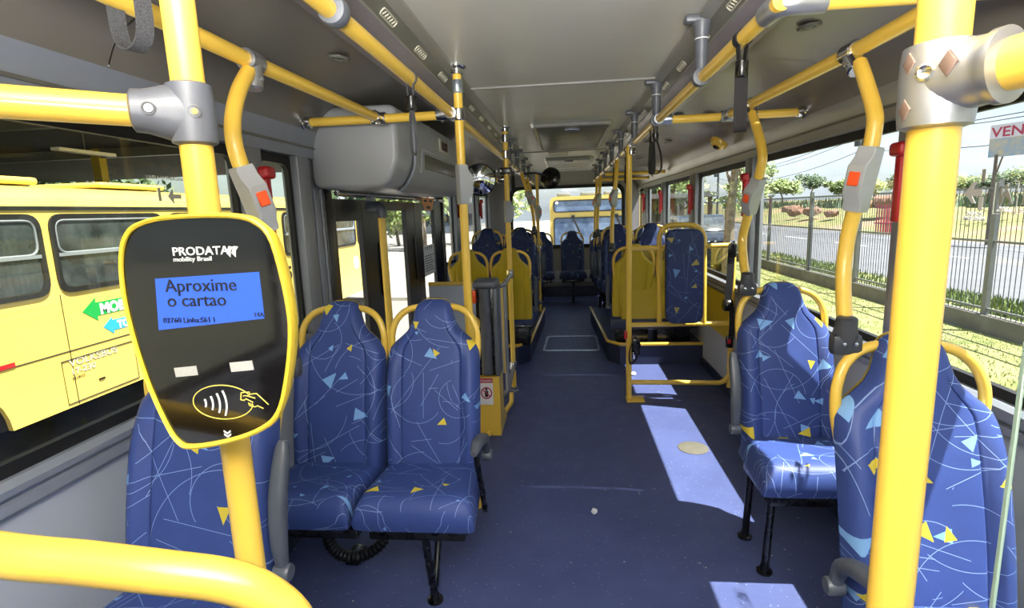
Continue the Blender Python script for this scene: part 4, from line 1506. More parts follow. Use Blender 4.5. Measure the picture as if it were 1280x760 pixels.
# hanging straps
def strap(label, top, L_, w=0.03, mat='webbing', spread=0.035, cuff=True, facing=0.0, group=None, rail_r=0.0215):
    x, y, z = top
    t = thing('hand_strap', label, 'strap', (x, y, z), group)
    ax = Vector((math.cos(facing), math.sin(facing), 0))        # strap width direction
    sd = Vector((-math.sin(facing), math.cos(facing), 0))
    C_ = Vector((x, y, z))
    if cuff:
        zc = -0.075
        loop = [C_ + Vector((math.cos(q) * rail_r, 0, math.sin(q) * rail_r)) for q in [math.radians(d_) for d_ in range(-60, 241, 20)]]
        loop = [C_ + Vector((0.006, 0, zc))] + loop + [C_ + Vector((-0.006, 0, zc))]
        b = MB()
        b.tube(loop, 0, flat=(w * 0.9, 0.003, (0, 1, 0)))
        b.build('rail_loop', M[mat], t, True, 30)
        b = MB()
        b.lathe(C_ + Vector((0, 0, zc + 0.022)), (0, 0, -1), [(0.012, 0), (0.0165, 0.003), (0.0165, 0.04), (0.014, 0.044)], 16)
        b.build('cuff', M['black'], t)
        z0 = zc - 0.02
    else:
        z0 = -0.02
    b = MB()
    h = L_ + z0
    p = [C_ + sd * (k * s_) + Vector((0, 0, zz)) for k, s_, zz in ((-0.15, spread, z0), (-0.5, spread, z0 - h * 0.35), (-0.62, spread, z0 - h * 0.7), (-0.5, spread, z0 - h * 0.92), (0.0, spread, z0 - h), (0.5, spread, z0 - h * 0.92), (0.62, spread, z0 - h * 0.7), (0.5, spread, z0 - h * 0.35), (0.15, spread, z0))]
    b.tube(smooth_path(p, 5), 0, flat=(w, 0.003, ax))
    b.build('hand_loop', M[mat], t, True, 30)
    return t
strap('woven grey strap loop hanging at the top left corner', (-0.752, 0.95, 1.97), 0.245, 0.03, 'webbing_grey', 0.06, False, math.radians(72))
strap('thin grey strap hanging from the left ceiling rail beside the cover box', (-0.475, 1.75, 1.845), 0.235, 0.012, 'webbing_grey', 0.02, True, math.radians(60))
strap('wide black strap hanging near the front of the right ceiling rail', (0.475, 1.56, 1.845), 0.235, 0.033, 'webbing', 0.018, True, math.radians(-15))
strap('black strap with an open loop on the right ceiling rail, mid bus', (0.475, 2.93, 1.845), 0.26, 0.02, 'webbing', 0.055, True, math.radians(58))
strap('black strap hanging edge-on just behind the open-looped one', (0.482, 3.08, 1.845), 0.25, 0.03, 'webbing', 0.02, True, math.radians(20))
for y, lab in ((4.2, 'black strap on the right ceiling rail beyond the bay upright'), (5.2, 'second black strap on the right ceiling rail beyond the bay upright')):
    strap(lab, (0.475, y, 1.845), 0.25, 0.028, 'webbing', 0.02, True, math.radians(30))
for y, lab in ((5.2, 'black strap on the left ceiling rail behind the round mirror'), (7.0, 'black strap on the left ceiling rail near the rear seats')):
    strap(lab, (-0.475, y, 1.845), 0.25, 0.028, 'webbing', 0.02, True, math.radians(30))


# window breaker hammers
def hammer(label, x, y, z0, z1, group='red window hammers'):
    s = 1 if x > 0 else -1
    t = thing('window_hammer', label, 'hammer', (x, y, z0), group)
    MB().box((x, y, (z0 + z1) / 2 - 0.01), (0.028, 0.034, z1 - z0 - 0.02), 0.008).build('holder', M['red'], t)
    b = MB().box((x - s * 0.006, y, z1 - 0.022), (0.046, 0.07, 0.048), 0.014, 3)
    b.build('hammer_head', M['red'], t)
    MB().box((x + s * 0.02, y, (z0 + z1) / 2), (0.02, 0.02, z1 - z0 - 0.08), 0.002).build('bracket', M['red'], t)
hammer('red hammer holder on the left pillar behind the card reader', -1.155, 2.05, 1.33, 1.625)
hammer('red hammer holder on the left pillar beyond the folding door', -1.155, 6.05, 1.33, 1.60)
hammer('red hammer holder on the rear left pillar by the back seats', -1.155, 7.6, 1.33, 1.60)
for i, (y0, y1) in enumerate(RP):
    hammer('red hammer holder on the %s right window pillar counted from the front' % nth[i].replace('nearest', 'first'), 1.155, (y0 + y1) / 2 - 0.045, 1.335, 1.605)

# turnstile
tn = thing('turnstile', 'turnstile with a dark grey column, yellow base and no-entry sticker', 'turnstile', (-0.5, 3.35, 0))
MB().box2((-0.575, 3.25, 0.955), (-0.425, 3.44, 1.005), 0.018, 3).build('cap', M['hanger'], tn)
MB().box2((-0.565, 3.29, 0.385), (-0.435, 3.43, 0.96), 0.006).build('column', M['black'], tn)
MB().tube([(-0.505, 3.29, 0.40), (-0.505, 3.29, 0.955)], 0.037, 20).build('rotor_tube', M['grey_plastic'], tn)
MB().box2((-0.452, 3.262, 0.385), (-0.425, 3.44, 0.955), 0.006).build('side_plate', M['hanger'], tn)
MB().box2((-0.580, 3.25, 0.865), (-0.555, 3.30, 0.945), 0.006).build('signal_lamp', M['orange'], tn)
b = MB()
b.prism([(3.245, 0.0), (3.245, 0.392), (3.43, 0.392), (3.43, 0.16), (3.62, 0.0)], (-0.570, 0, 0), (0, 1, 0), (0, 0, 1), 0.0)
b.bm.free()
b = MB()
b.rings([[(x, p[0], p[1]) for p in ((3.245, 0.0), (3.245, 0.392), (3.44, 0.392), (3.44, 0.12), (3.60, 0.0))] for x in (-0.570, -0.428)])
b.build('base', M['yellow'], tn, False)
MB().tube(fillet([(-0.545, 3.05, 0.018), (-0.50, 3.25, 0.02), (-0.415, 3.80, 0.02), (-0.415, 3.82, 0.09)], 0.03), 0.017, 12).build('foot_rail', M['yellow'], tn)
MB().tube([(-0.50, 3.36, 0.66), (-0.62, 3.20, 0.83)], 0.021, 14).build('rotor_arm', M['yellow'], tn)
MB().tube([(-0.615, 3.207, 0.823), (-0.628, 3.19, 0.842)], 0.0225, 14).build('arm_cap', M['black'], tn)
MB().tube([(-0.405, 3.52, 0.20), (-0.405, 3.52, 0.955)], 0.014, 12).build('guard_tube', M['alu'], tn)
for z in (0.945, 0.21):
    g = MB().tube([(-0.43, 3.42, z), (-0.405, 3.52, z), (-0.42, 4.10, z)], 0.016, 12).build('link_tube', M['alu'], tn)
    MB().lathe((-0.424, 4.12, z - 0.035), (0, 0, 1), [(0.022, 0), (0.029, 0.004), (0.029, 0.066), (0.022, 0.07)], 16).build('link_collar', M['chrome'], tn)
st = MB().box2((-0.556, 3.242, 0.21), (-0.470, 3.2445, 0.385)).build('sticker', M['white'], tn, False)
MB().box2((-0.556, 3.2405, 0.355), (-0.470, 3.2425, 0.385)).build('sticker_band', M['red_ink'], st, False)
text('sticker_text', 'ATENÇÃO', 0.016, (-0.513, 3.240, 0.364), (1, 0, 0), (0, 0, 1), M['white_ink'], st, 'CENTER')
b = MB()
b.tube([(-0.513 + 0.033 * math.cos(q), 3.241, 0.288 + 0.036 * math.sin(q)) for q in [2 * PI * k / 24 for k in range(24)]], 0.004, 6, closed=True)
b.tube([(-0.537, 3.241, 0.312), (-0.489, 3.241, 0.264)], 0.0035, 6)
b.build('prohibition_ring', M['red_ink'], st)
b = MB()
b.lathe((-0.513, 3.2425, 0.312), (0, -1, 0), [(0.008, 0), (0.008, 0.001)], 12)
b.prism([(-0.525, 0.302), (-0.501, 0.302), (-0.503, 0.262), (-0.523, 0.262)], (0, 3.2415, 0), FX, FU, 0.001)
b.build('figure_mark', M['black_ink'], st)

# convex mirrors
m1 = thing('convex_mirror', 'round black-rimmed mirror on an arm of the turnstile pole', 'mirror', (-0.43, 4.12, 1.70))
mc = Vector((-0.608, 4.0, 1.656))
ma = Vector((0.16, -1, -0.10)).normalized()
MB().lathe(mc - ma * 0.02, ma, [(0.112, 0.006), (0.109, 0.0185), (0.09, 0.028), (0.06, 0.036), (0.03, 0.041), (0.0, 0.0425)], 36).build('mirror_glass', M['mirror'], m1)
MB().lathe(mc - ma * 0.03, ma, [(0.03, -0.02), (0.08, -0.01), (0.114, 0.01), (0.119, 0.02), (0.118, 0.028), (0.111, 0.030), (0.108, 0.026)], 36).build('mirror_shell', M['black'], m1)
MB().tube(smooth_path([mc + Vector((0.02, 0.05, 0.0)), (-0.55, 4.07, 1.70), (-0.50, 4.10, 1.72), (-0.44, 4.12, 1.72)], 5), 0.011, 10).build('mirror_arm', M['black'], m1)
MB().box((-0.43, 4.115, 1.72), (0.085, 0.05, 0.05), 0.008).build('arm_clamp', M['black'], m1)
for x in (-0.495, -0.465, -0.405):
    MB().lathe((x, 4.092, 1.72), (0, -1, 0), [(0.009, 0), (0.009, 0.003), (0.005, 0.006), (0, 0.006)], 12).build('clamp_bolt', M['white'], m1)
m2 = thing('convex_mirror', 'round mirror seen dark from behind, left of the aisle near the rear', 'mirror', (-0.45, 6.4, 1.84))
mc = Vector((-0.16, 6.4, 1.79))
ma = Vector((0.35, 0.9, -0.15)).normalized()
MB().lathe(mc, ma, [(0.0, -0.03), (0.05, -0.026), (0.10, -0.008), (0.125, 0.015), (0.127, 0.025), (0.12, 0.028)], 32).build('mirror_shell', M['black'], m2)
MB().lathe(mc, ma, [(0.12, 0.024), (0.09, 0.034), (0.05, 0.042), (0, 0.045)], 32).build('mirror_glass', M['mirror'], m2)
MB().tube([(-0.46, 6.38, 1.845), (-0.32, 6.36, 1.85), (-0.17, 6.385, 1.80)], 0.011, 10).build('mirror_arm', M['black'], m2)

# wheelchair belts
sb = thing('wheelchair_belt', 'long black belt hanging from the right end of the bay frame', 'belt', (1.165, 3.87, 0.45))
b = MB().tube(smooth_path([(1.155, 3.872, 1.13), (1.150, 3.868, 1.0), (1.146, 3.866, 0.88), (1.135, 3.868, 0.74)], 5), 0, flat=(0.048, 0.004, (1, 0, 0)))
b.build('webbing', M['webbing'], sb, True, 30)
MB().box((1.158, 3.87, 1.10), (0.055, 0.02, 0.10), 0.008).build('belt_anchor', M['black'], sb)
MB().box((1.155, 3.864, 1.155), (0.04, 0.03, 0.03), 0.008).build('buckle', M['chrome'], sb)
MB().lathe((1.105, 3.868, 0.715), (1, 0, 0), [(0.0, 0), (0.038, 0.002), (0.044, 0.012), (0.044, 0.052), (0.038, 0.062), (0, 0.064)], 20).build('retractor', M['black'], sb)
b = MB().tube([(1.165, 3.868, 0.70), (1.17, 3.866, 0.60), (1.165, 3.866, 0.42)], 0, flat=(0.035, 0.004, (1, 0, 0)))
b.build('webbing', M['webbing'], sb, True, 30)
MB().box((1.155, 3.86, 0.45), (0.05, 0.03, 0.09), 0.01).build('receiver', M['black'], sb)
MB().box((1.150, 3.846, 0.455), (0.025, 0.008, 0.035), 0.003).build('release_button', M['red'], sb)
sb = thing('wheelchair_belt', 'bundled black belt tied low on the bay upright beside the aisle', 'belt', (0.475, 3.87, 0.3))
b = MB()
b.tube(smooth_path([(0.49, 3.865, 0.50), (0.53, 3.86, 0.44), (0.50, 3.85, 0.33), (0.46, 3.855, 0.30), (0.455, 3.86, 0.38), (0.48, 3.86, 0.47)], 6), 0, flat=(0.045, 0.006, (0, 1, 0)))
b.build('webbing', M['webbing'], sb, True, 30)
MB().box((0.50, 3.855, 0.42), (0.06, 0.04, 0.13), 0.015).build('receiver', M['black'], sb)
MB().box((0.484, 3.842, 0.36), (0.022, 0.012, 0.05), 0.004).build('buckle_tongue', M['chrome'], sb)
MB().box((0.428, 3.875, 0.505), (0.022, 0.03, 0.06), 0.006).build('release_button', M['red'], sb)

# floor hatch, caps, bits
fh = thing('floor_hatch', 'floor hatch with a bright metal frame in the middle of the aisle', 'hatch', (0.06, 5.66, 0))
b = MB()
ro = round_poly([(-0.245, 5.33), (0.34, 5.33), (0.342, 6.0), (-0.222, 6.0)], 0.05, 5)
ri = round_poly([(-0.222, 5.375), (0.317, 5.375), (0.319, 5.955), (-0.199, 5.955)], 0.04, 5)
b.rings([[(p[0], p[1], z) for p in poly] for z, poly in ((0.001, ro), (0.006, ro), (0.006, ri), (0.001, ri))], closed=True)
b.build('hatch_frame', M['steel'], fh, False)
MB().prism(ri, (0, 0, 0.004), (1, 0, 0), (0, 1, 0), 0.003).build('hatch_lid', M['floor'], fh, False)
fc = tag(MB().lathe((0.735, 3.08, 0), (0, 0, 1), [(0.088, 0), (0.088, 0.003), (0.075, 0.006), (0.02, 0.007), (0.0, 0.007)], 28).build('access_cover', M['cap']), 'round cream access cap on the floor in the sunlit strip', 'cap')
b = MB()
b.bm.verts.ensure_lookup_table()
rng = random.Random(3)
bmesh.ops.create_icosphere(b.bm, subdivisions=2, radius=0.013)
for v in b.bm.verts:
    v.co *= 0.7 + 0.6 * rng.random()
    v.co += Vector((0.115, 2.36, 0.010))
tag(b.build('paper_scrap', M['white'], None, False), 'small crumpled white scrap on the dark floor of the aisle', 'litter')
b = MB()
bmesh.ops.create_icosphere(b.bm, subdivisions=2, radius=0.024)
for v in b.bm.verts:
    v.co.z *= 0.5
    v.co *= 0.7 + 0.6 * rng.random()
    v.co += Vector((0.565, 4.53, 0.010))
tag(b.build('paper_scrap', M['white'], None, False), 'white crumpled tissue on the floor by the bay upright', 'litter')
# ribbed black hose ring below the left pair
b = MB()
pts = []
for k in range(96):
    a = 2 * PI * k / 96
    pts.append((-0.90 + 0.135 * math.cos(a), 2.03 + 0.09 * math.sin(a), 0.12 + 0.085 * math.sin(a)))
b.tube(pts, 0.02, 10, closed=True, rr=[0.026 if k % 2 else 0.021 for k in range(96)])
hs = thing('hose_coil', 'black ribbed hose ring lying on the floor under the left pair of seats', 'hose', (-0.90, 2.03, 0.0))
b.build('hose', M['hose'], hs)
MB().box((-0.9, 1.98, 0.018), (0.06, 0.1, 0.036), 0.008).build('hose_clip', M['black'], hs)

# glass draught screen at the right front
gs = thing('glass_screen', 'clear glass screen with a green edge at the lower right corner', 'glass screen', (0.85, 0.70, 0.0))
MB().box2((0.565, 0.697, 0.10), (1.16, 0.703, 1.24)).build('pane', M['glass'], gs, False)
MB().box2((0.561, 0.6965, 0.10), (0.5648, 0.7035, 1.24), 0.0008, 1).build('glass_edge', M['glass_edge'], gs)
MB().tube([(1.17, 0.70, 0.0), (1.17, 0.70, 1.30)], 0.018, 12).build('screen_post', M['yellow'], gs)
MB().box2((0.58, 0.69, 0.06), (1.16, 0.71, 0.11), 0.004).build('bottom_channel', M['moulding'], gs)

# yellow alarm sounder on the right cove
al = thing('alarm_sounder', 'small yellow alarm with a black lens under the right cove', 'alarm', (1.08, 4.0, 1.80))
b = MB().lathe((1.085, 4.0, 1.845), (-0.55, -0.15, -0.8), [(0.062, 0), (0.062, 0.012), (0.05, 0.03), (0.036, 0.042), (0.0, 0.042)], 24)
b.build('body', M['yellow'], al)
MB().lathe((1.062, 3.99, 1.812), (-0.55, -0.15, -0.8), [(0.022, 0), (0.022, 0.008), (0.015, 0.012), (0, 0.012)], 16).build('lens', M['black'], al)

# door pole, mask sign, notice
dp = thing('door_pole', 'yellow upright tube with a black bracket inside the folding door', 'grab pole', (-1.09, 3.18, -0.35))
MB().tube([(-1.09, 3.18, -0.35), (-1.09, 3.18, 1.43)], 0.022, 14).build('tube', M['yellow'], dp)
MB().tube(fillet([(-1.09, 3.18, 1.41), (-1.09, 3.18, 1.475), (-1.175, 3.18, 1.475)], 0.03), 0.034, 14).build('bracket', M['hanger'], dp)
mk = thing('mask_sign', 'small orange face-mask sign above the folding door', 'sign', (-1.12, 4.45, 1.45))
Xl, Ul = (0, 1, 0), (0, 0, 1)
o = MB().prism(round_poly([(4.25, 1.555), (4.65, 1.555), (4.63, 1.505), (4.54, 1.45), (4.36, 1.45), (4.27, 1.505)], 0.03, 4), (-1.12, 0, 0), Xl, Ul, 0.004).build('mask_plate', M['orange_ink'], mk, False)
for y0, z0, a, c in ((4.36, 1.53, 0.055, 0.010), (4.54, 1.53, 0.055, 0.010), (4.45, 1.478, 0.07, 0.013)):
    MB().prism([(y0 + a * math.cos(q), z0 + c * math.sin(q)) for q in [2 * PI * k / 16 for k in range(16)]], (-1.1192, 0, 0), Xl, Ul, 0.002).build('mask_slot', M['black_ink'], mk, False)
MB().box((-1.122, 4.45, 1.575), (0.01, 0.02, 0.05), 0.002).build('mask_clip', M['orange'], mk)
nt_ = thing('door_notice', 'pale printed notice sheet on the glass of the folding door', 'notice', (-1.22, 4.8, 0.9))
MB().box2((-1.227, 4.60, 0.88), (-1.2255, 4.99, 1.15)).build('sheet', M['white'], nt_, False)
b = MB()
for k in range(7):
    b.box2((-1.2254, 4.64, 0.92 + 0.022 * k), (-1.2250, 4.95 - 0.03 * (k % 3), 0.928 + 0.022 * k))
ln = b.build('print_lines', M['grey_plastic'], nt_, False)
ln['kind'] = 'stuff'
for k in range(4):
    MB().prism([(4.65 + 0.075 * k, 1.135), (4.70 + 0.075 * k, 1.135), (4.675 + 0.075 * k, 1.095)], (-1.2254, 0, 0), Xl, Ul, 0.0004).build('print_mark', M['grey_plastic'], nt_, False)

# stickers on the windows
Xr, Ur = (0, -1, 0), (0, 0, 1)
XS = W + 0.0085
def on_r(y, z):
    return (XS, y, z)
es = thing('exit_sticker', 'white arrow emergency exit sticker on the right window', 'sticker', on_r(1.76, 1.35))
b = MB().prism([(-1.815 + p[0], p[1]) for p in ((0.0, 1.426), (0.035, 1.458), (0.05, 1.458), (0.032, 1.436), (0.072, 1.436), (0.072, 1.416), (0.032, 1.416), (0.05, 1.394), (0.035, 1.394))], (XS, 0, 0), Xr, Ur, 0.0006)
b.build('arrow', M['white_ink'], es, False)
MB().prism(rect(0.018, 0.038, -1.755, 1.375), (XS, 0, 0), Xr, Ur, 0.0006).build('bar', M['white_ink'], es, False)
MB().prism(rect(0.014, 0.038, -1.752, 1.455), (XS, 0, 0), Xr, Ur, 0.0006).build('bar', M['grey_ink'], es, False)
text('exit_text', 'SAÍDA DE', 0.0145, (XS - 0.001, 1.765, 1.358), Xr, Ur, M['white_ink'], es, 'CENTER', bold=0.0006)
text('exit_text', 'EMERGÊNCIA', 0.0145, (XS - 0.001, 1.765, 1.344), Xr, Ur, M['white_ink'], es, 'CENTER', bold=0.0006)
ps = thing('priority_sticker', 'white outlined pair of seat pictograms on the right window', 'sticker', on_r(1.64, 1.36))
b = MB()
for y0 in (1.695, 1.615):
    b.tube([(XS - 0.0005, y0 - p[0], p[1]) for p in rect(0.079, 0.088, 0.0, 1.364)], 0.0014, 5, closed=True)
    b.prism([(-y0 + p[0], p[1]) for p in ((0.022, 1.395), (0.03, 1.395), (0.034, 1.413), (0.05, 1.405), (0.06, 1.388), (0.066, 1.392), (0.052, 1.42), (0.046, 1.43), (0.034, 1.43), (0.028, 1.42))], (XS, 0, 0), Xr, Ur, 0.0006)
    b.lathe((XS - 0.0003, y0 - 0.040, 1.438), (-1, 0, 0), [(0.007, 0), (0.007, 0.0006)], 12)
    b.prism(rect(0.009, 0.05, -y0 + 0.016, 1.388), (XS, 0, 0), Xr, Ur, 0.0006)
b.build('pictogram', M['grey_ink'], ps, False)['kind'] = 'stuff'
for y0 in (1.695, 1.615):
    text('sticker_text', 'ASSENTO\nPREFERENCIAL', 0.0075, (XS - 0.001, y0 - 0.039, 1.378), Xr, Ur, M['white_ink'], ps, 'CENTER', bold=0.0003)
el = thing('exit_sticker', 'faint emergency exit sticker on the left window behind the yellow pole', 'sticker', (-W, 1.53, 1.50))
text('exit_text', 'JANELA DE EMERGÊNCIA', 0.016, (-W - 0.008, 1.52, 1.555), (0, 1, 0), (0, 0, 1), M['grey_ink'], el, 'LEFT')
MB().prism(rect(0.012, 0.04, 1.56, 1.49), (-W - 0.008, 0, 0), (0, 1, 0), (0, 0, 1), 0.0006).build('bar', M['grey_ink'], el, False)
MB().prism([(1.60, 1.505), (1.625, 1.53), (1.625, 1.512), (1.66, 1.512), (1.66, 1.498), (1.625, 1.498), (1.625, 1.48)], (-W - 0.008, 0, 0), (0, 1, 0), (0, 0, 1), 0.0006).build('arrow', M['grey_ink'], el, False)

# ================================================================== OUTSIDE
def plane(name, x0, x1, y0, y1, z, mat):
    o = MB().box2((x0, y0, z - 0.2), (x1, y1, z)).build(name, M[mat], None, False)
    o['kind'] = 'structure'
    return o
plane('ground', -60, 3.2, -30, 120, GZ, 'asphalt')
plane('lawn', 3.2, 9.7, -30, 120, GZ - 0.004, 'lawn')
plane('road', 9.7, 21.0, -30, 160, GZ - 0.01, 'roadm')
MB().box2((-13.0, 14.6, GZ - 0.1), (-1.7, 120, GZ + 0.10)).build('pavement', M['concrete'], structure('trim_3', (-7, 20, GZ)), False)
MB().box2((-40.0, 27.5, GZ), (-3.6, 29.2, GZ + 0.12)).build('kerb', M['concrete'], structure('trim_4', (-20, 28, GZ)), False)
# rising bank beyond the road
b = MB()
rng = np.random.default_rng(5)
rowsb = []
for i in range(40):
    x = 21.0 + (i / 39) ** 1.5 * 180
    r = []
    for j in range(60):
        y = -30 + j * 4.6
        hgt = 1.9 * (1 - math.exp(-max(0, x - 22) / 14)) + 0.5 * math.sin(y * 0.21 + x * 0.1) * min(1, (x - 21) / 10) + 0.35 * math.sin(y * 0.63 + 1.3) * min(1, (x - 21) / 8)
        r.append((x, y, GZ - 0.02 + hgt))
    rowsb.append(r)
b.grid(rowsb)
b.build('hills', M['bank'])['kind'] = 'structure'
# pale road markings
for k in range(9):
    y = 8 + k * 7
    MB().box2((15.2, y, GZ - 0.012), (15.35, y + 3.2, GZ - 0.004)).build('lane_marking', M['white'], None, False)['kind'] = 'structure'

# grass blades and weeds
def blades(name, n, seed, x0, x1, y0, y1, z, h0, h1, mat, dens=None):
    r = np.random.default_rng(seed)
    x = r.uniform(x0, x1, n)
    y = y0 + (y1 - y0) * r.uniform(0, 1, n) ** 1.5
    if dens is not None:
        keep = dens(x, y) > r.uniform(0, 1, n)
        x, y = x[keep], y[keep]
    n = len(x)
    h = r.uniform(h0, h1, n)
    a = r.uniform(0, 6.283, n)
    w_ = h * 0.16
    lean = h * r.uniform(0.1, 0.8, n)
    la = r.uniform(0, 6.283, n)
    v = np.empty((n, 3, 3))
    v[:, 0] = np.stack([x - np.cos(a) * w_, y - np.sin(a) * w_, np.full(n, z)], 1)
    v[:, 1] = np.stack([x + np.cos(a) * w_, y + np.sin(a) * w_, np.full(n, z)], 1)
    v[:, 2] = np.stack([x + np.cos(la) * lean, y + np.sin(la) * lean, z + h], 1)
    me = bpy.data.meshes.new(name)
    me.from_pydata(v.reshape(-1, 3).tolist(), [], np.arange(n * 3).reshape(-1, 3).tolist())
    me.materials.append(M[mat])
    o = bpy.data.objects.new(name, me)
    COL.objects.link(o)
    o['kind'] = 'stuff'
    return o
tag(blades('grass', 34000, 1, 3.3, 7.1, 3.0, 26, GZ - 0.01, 0.015, 0.06, 'grass'), 'short mown grass between the bus and the fence', 'grass')
tag(blades('grass', 22000, 2, 7.5, 9.7, 6.0, 34, GZ - 0.01, 0.05, 0.2, 'leaf_a', lambda x, y: 0.25 + 0.75 * (np.sin(y * 1.1) * np.sin(x * 2.3 + y * .4) > 0.1)), 'taller green weeds between the fence and the road', 'weeds')

tag(blades('undergrowth', 14000, 3, 27, 85, 38, 125, 0.55, 0.3, 1.2, 'leaf_c', lambda x, y: (0.25 + 0.75 * (np.sin(y * .31) * np.sin(x * .43 + y * .1) > 0)) * (x > 0.28 * y)), 'low dark scrub covering the bank below the far trees', 'scrub')

# fence on its low kerb wall
KX = 7.3
fn = thing('boundary_fence', 'dark grey steel picket fence on a low concrete kerb along the road', 'fence', (KX, 14, GZ))
MB().box2((KX - 0.10, -4, GZ - 0.05), (KX + 0.10, 45, GZ + 0.30), 0.01).build('kerb_wall', M['kerb'], fn, False)
for y in (2.2, 4.9, 7.3, 10.0, 12.2, 14.3, 16.95, 20.2, 22.9, 25.5, 28.1, 30.7, 33.3, 36):
    b = MB().box2((KX - 0.04, y - 0.05, GZ + 0.29), (KX + 0.04, y + 0.05, 1.66))
    b.build('post', M['fence_grey'], fn, False)
for z in (0.62, -0.55, 1.52):
    MB().box2((KX - 0.02, -4, z - 0.02), (KX + 0.02, 45, z + 0.02)).build('fence_rail', M['fence_grey'], fn, False)
b = MB()
y = -3.9
verts, faces = [], []
while y < 40:
    for ang in (0, 1):
        dx, dy = ((0.008, 0.0), (0.0, 0.008))[ang]
        k = len(verts)
        verts += [(KX - dx, y - dy, GZ + 0.30), (KX + dx, y + dy, GZ + 0.30), (KX + dx, y + dy, 1.55), (KX - dx, y - dy, 1.55)]
        faces.append((k, k + 1, k + 2, k + 3))
    y += 0.105
b.bm.free()
me = bpy.data.meshes.new('pickets')
me.from_pydata(verts, [], faces)
me.materials.append(M['fence_grey'])
link('pickets', me, fn)['kind'] = 'stuff'


# trees
def tree(label, x, y, z, h, cr_, mat, n=1500, trunk_r=0.12, seed=1, leaf=0.22, flat=0.7, group=None, bare=0.5):
    t = thing('tree', label, 'tree', (x, y, z), group)
    r = random.Random(seed)
    b = MB()
    top = h * (1 - 0.35 * (1 - bare))
    tr = smooth_path([(x, y, z - 0.1), (x + r.uniform(-.1, .1) * cr_, y, z + h * 0.3), (x + r.uniform(-.2, .2) * cr_, y + r.uniform(-.1, .1), z + h * 0.6), (x, y, z + h * 0.9)], 4)
    b.tube(tr, 0, 8, rr=[trunk_r * (1 - 0.75 * i / len(tr)) for i in range(len(tr))])
    cl = []
    for k in range(9):
        a = r.uniform(0, 6.28)
        q = r.uniform(0.25, 0.85) * cr_
        cz = z + h * r.uniform(bare, 0.95)
        c = (x + q * math.cos(a), y + q * math.sin(a), cz)
        cl.append((c, r.uniform(0.32, 0.6) * cr_))
        p0 = tr[int(len(tr) * r.uniform(0.45, 0.85))]
        b.tube([p0, (p0 + Vector(c)) / 2 + Vector((0, 0, -0.05 * h)), c], 0, 5, rr=[trunk_r * 0.4, trunk_r * 0.25, trunk_r * 0.08])
    b.build('trunk', M['bark'], t)
    cl.append(((x, y, z + h * 0.88), cr_ * 0.5))
    vs, fs = [], []
    for k in range(n):
        c, R2 = r.choice(cl)
        while True:
            p = Vector((r.uniform(-1, 1), r.uniform(-1, 1), r.uniform(-1, 1)))
            if p.length <= 1:
                break
        p = p * (0.6 + 0.4 * p.length)
        p = Vector((p.x, p.y, p.z * flat)) * R2 + Vector(c)
        u = Vector((r.uniform(-1, 1), r.uniform(-1, 1), r.uniform(-1, 1))).normalized()
        w_ = u.orthogonal().normalized()
        s = leaf * r.uniform(0.5, 1.1)
        q = len(vs)
        vs += [p - u * s, p + w_ * s * 0.45, p + u * s, p - w_ * s * 0.45]
        fs.append((q, q + 1, q + 2, q + 3))
    me = bpy.data.meshes.new('crown')
    me.from_pydata([tuple(v) for v in vs], [], fs)
    me.materials.append(M[mat])
    link('crown', me, t)['kind'] = 'stuff'
    return t
rt = random.Random(21)
k = 0
for i in range(17):
    y = rt.uniform(92, 125)
    q = 0.33 + 0.05 * i
    x = q * y
    tree('%s umbrella-crowned tree from the left along the far bank beyond the road' % ORD[i], x, y, 0.9, rt.uniform(3.6, 7.6), rt.uniform(2.2, 4.0), ('leaf_a', 'leaf_b', 'leaf_c')[i % 3], 1500, 0.2, 100 + i, 0.38, 0.6, 'trees on the far bank', 0.55)
tree('pale-trunked tree standing just outside the wheelchair bay window', 5.3, 18.2, GZ, 6.2, 1.7, 'leaf_b', 900, 0.2, 5, 0.17, 0.8, None, 0.4)
tree('slim leafy tree behind the picket fence, next to the pale-trunked tree', 8.0, 23.5, GZ, 5.6, 0.9, 'leaf_b', 500, 0.09, 8, 0.16, 0.8, None, 0.35)
tree('leafy tree beyond the right rear windows', 5.2, 27.0, GZ, 5.6, 2.4, 'leaf_b', 1600, 0.16, 9, 0.25, 0.7, None, 0.45)
tree('tall tree seen over the road through the doorway glass', -9.5, 36, GZ, 8.5, 3.4, 'leaf_a', 2400, 0.25, 11, 0.32, 0.8, None, 0.35)
tree('rounded tree beyond the junction left of the tall one', -17.5, 44, GZ, 7.0, 3.6, 'leaf_c', 2000, 0.25, 12, 0.36, 0.8, None, 0.3)
tree('small tree across the street seen in the door glass', -12.5, 40, GZ, 4.6, 2.3, 'leaf_b', 1400, 0.14, 13, 0.28, 0.8, None, 0.3)
tree('broad tree behind the rear left window', -5.2, 40, GZ, 7.5, 3.2, 'leaf_b', 1800, 0.2, 14, 0.32, 0.8, None, 0.35)
hd = []
for i in range(9):
    tree('%s dark green tree from the left behind the depot canopy' % ORD[i], -27.5 + rt.uniform(-1, 1), -5 + 4.6 * i, GZ, rt.uniform(4.5, 6), 3.2, 'leaf_c', 1700, 0.15, 200 + i, 0.34, 0.9, 'trees behind the depot canopy', 0.15)

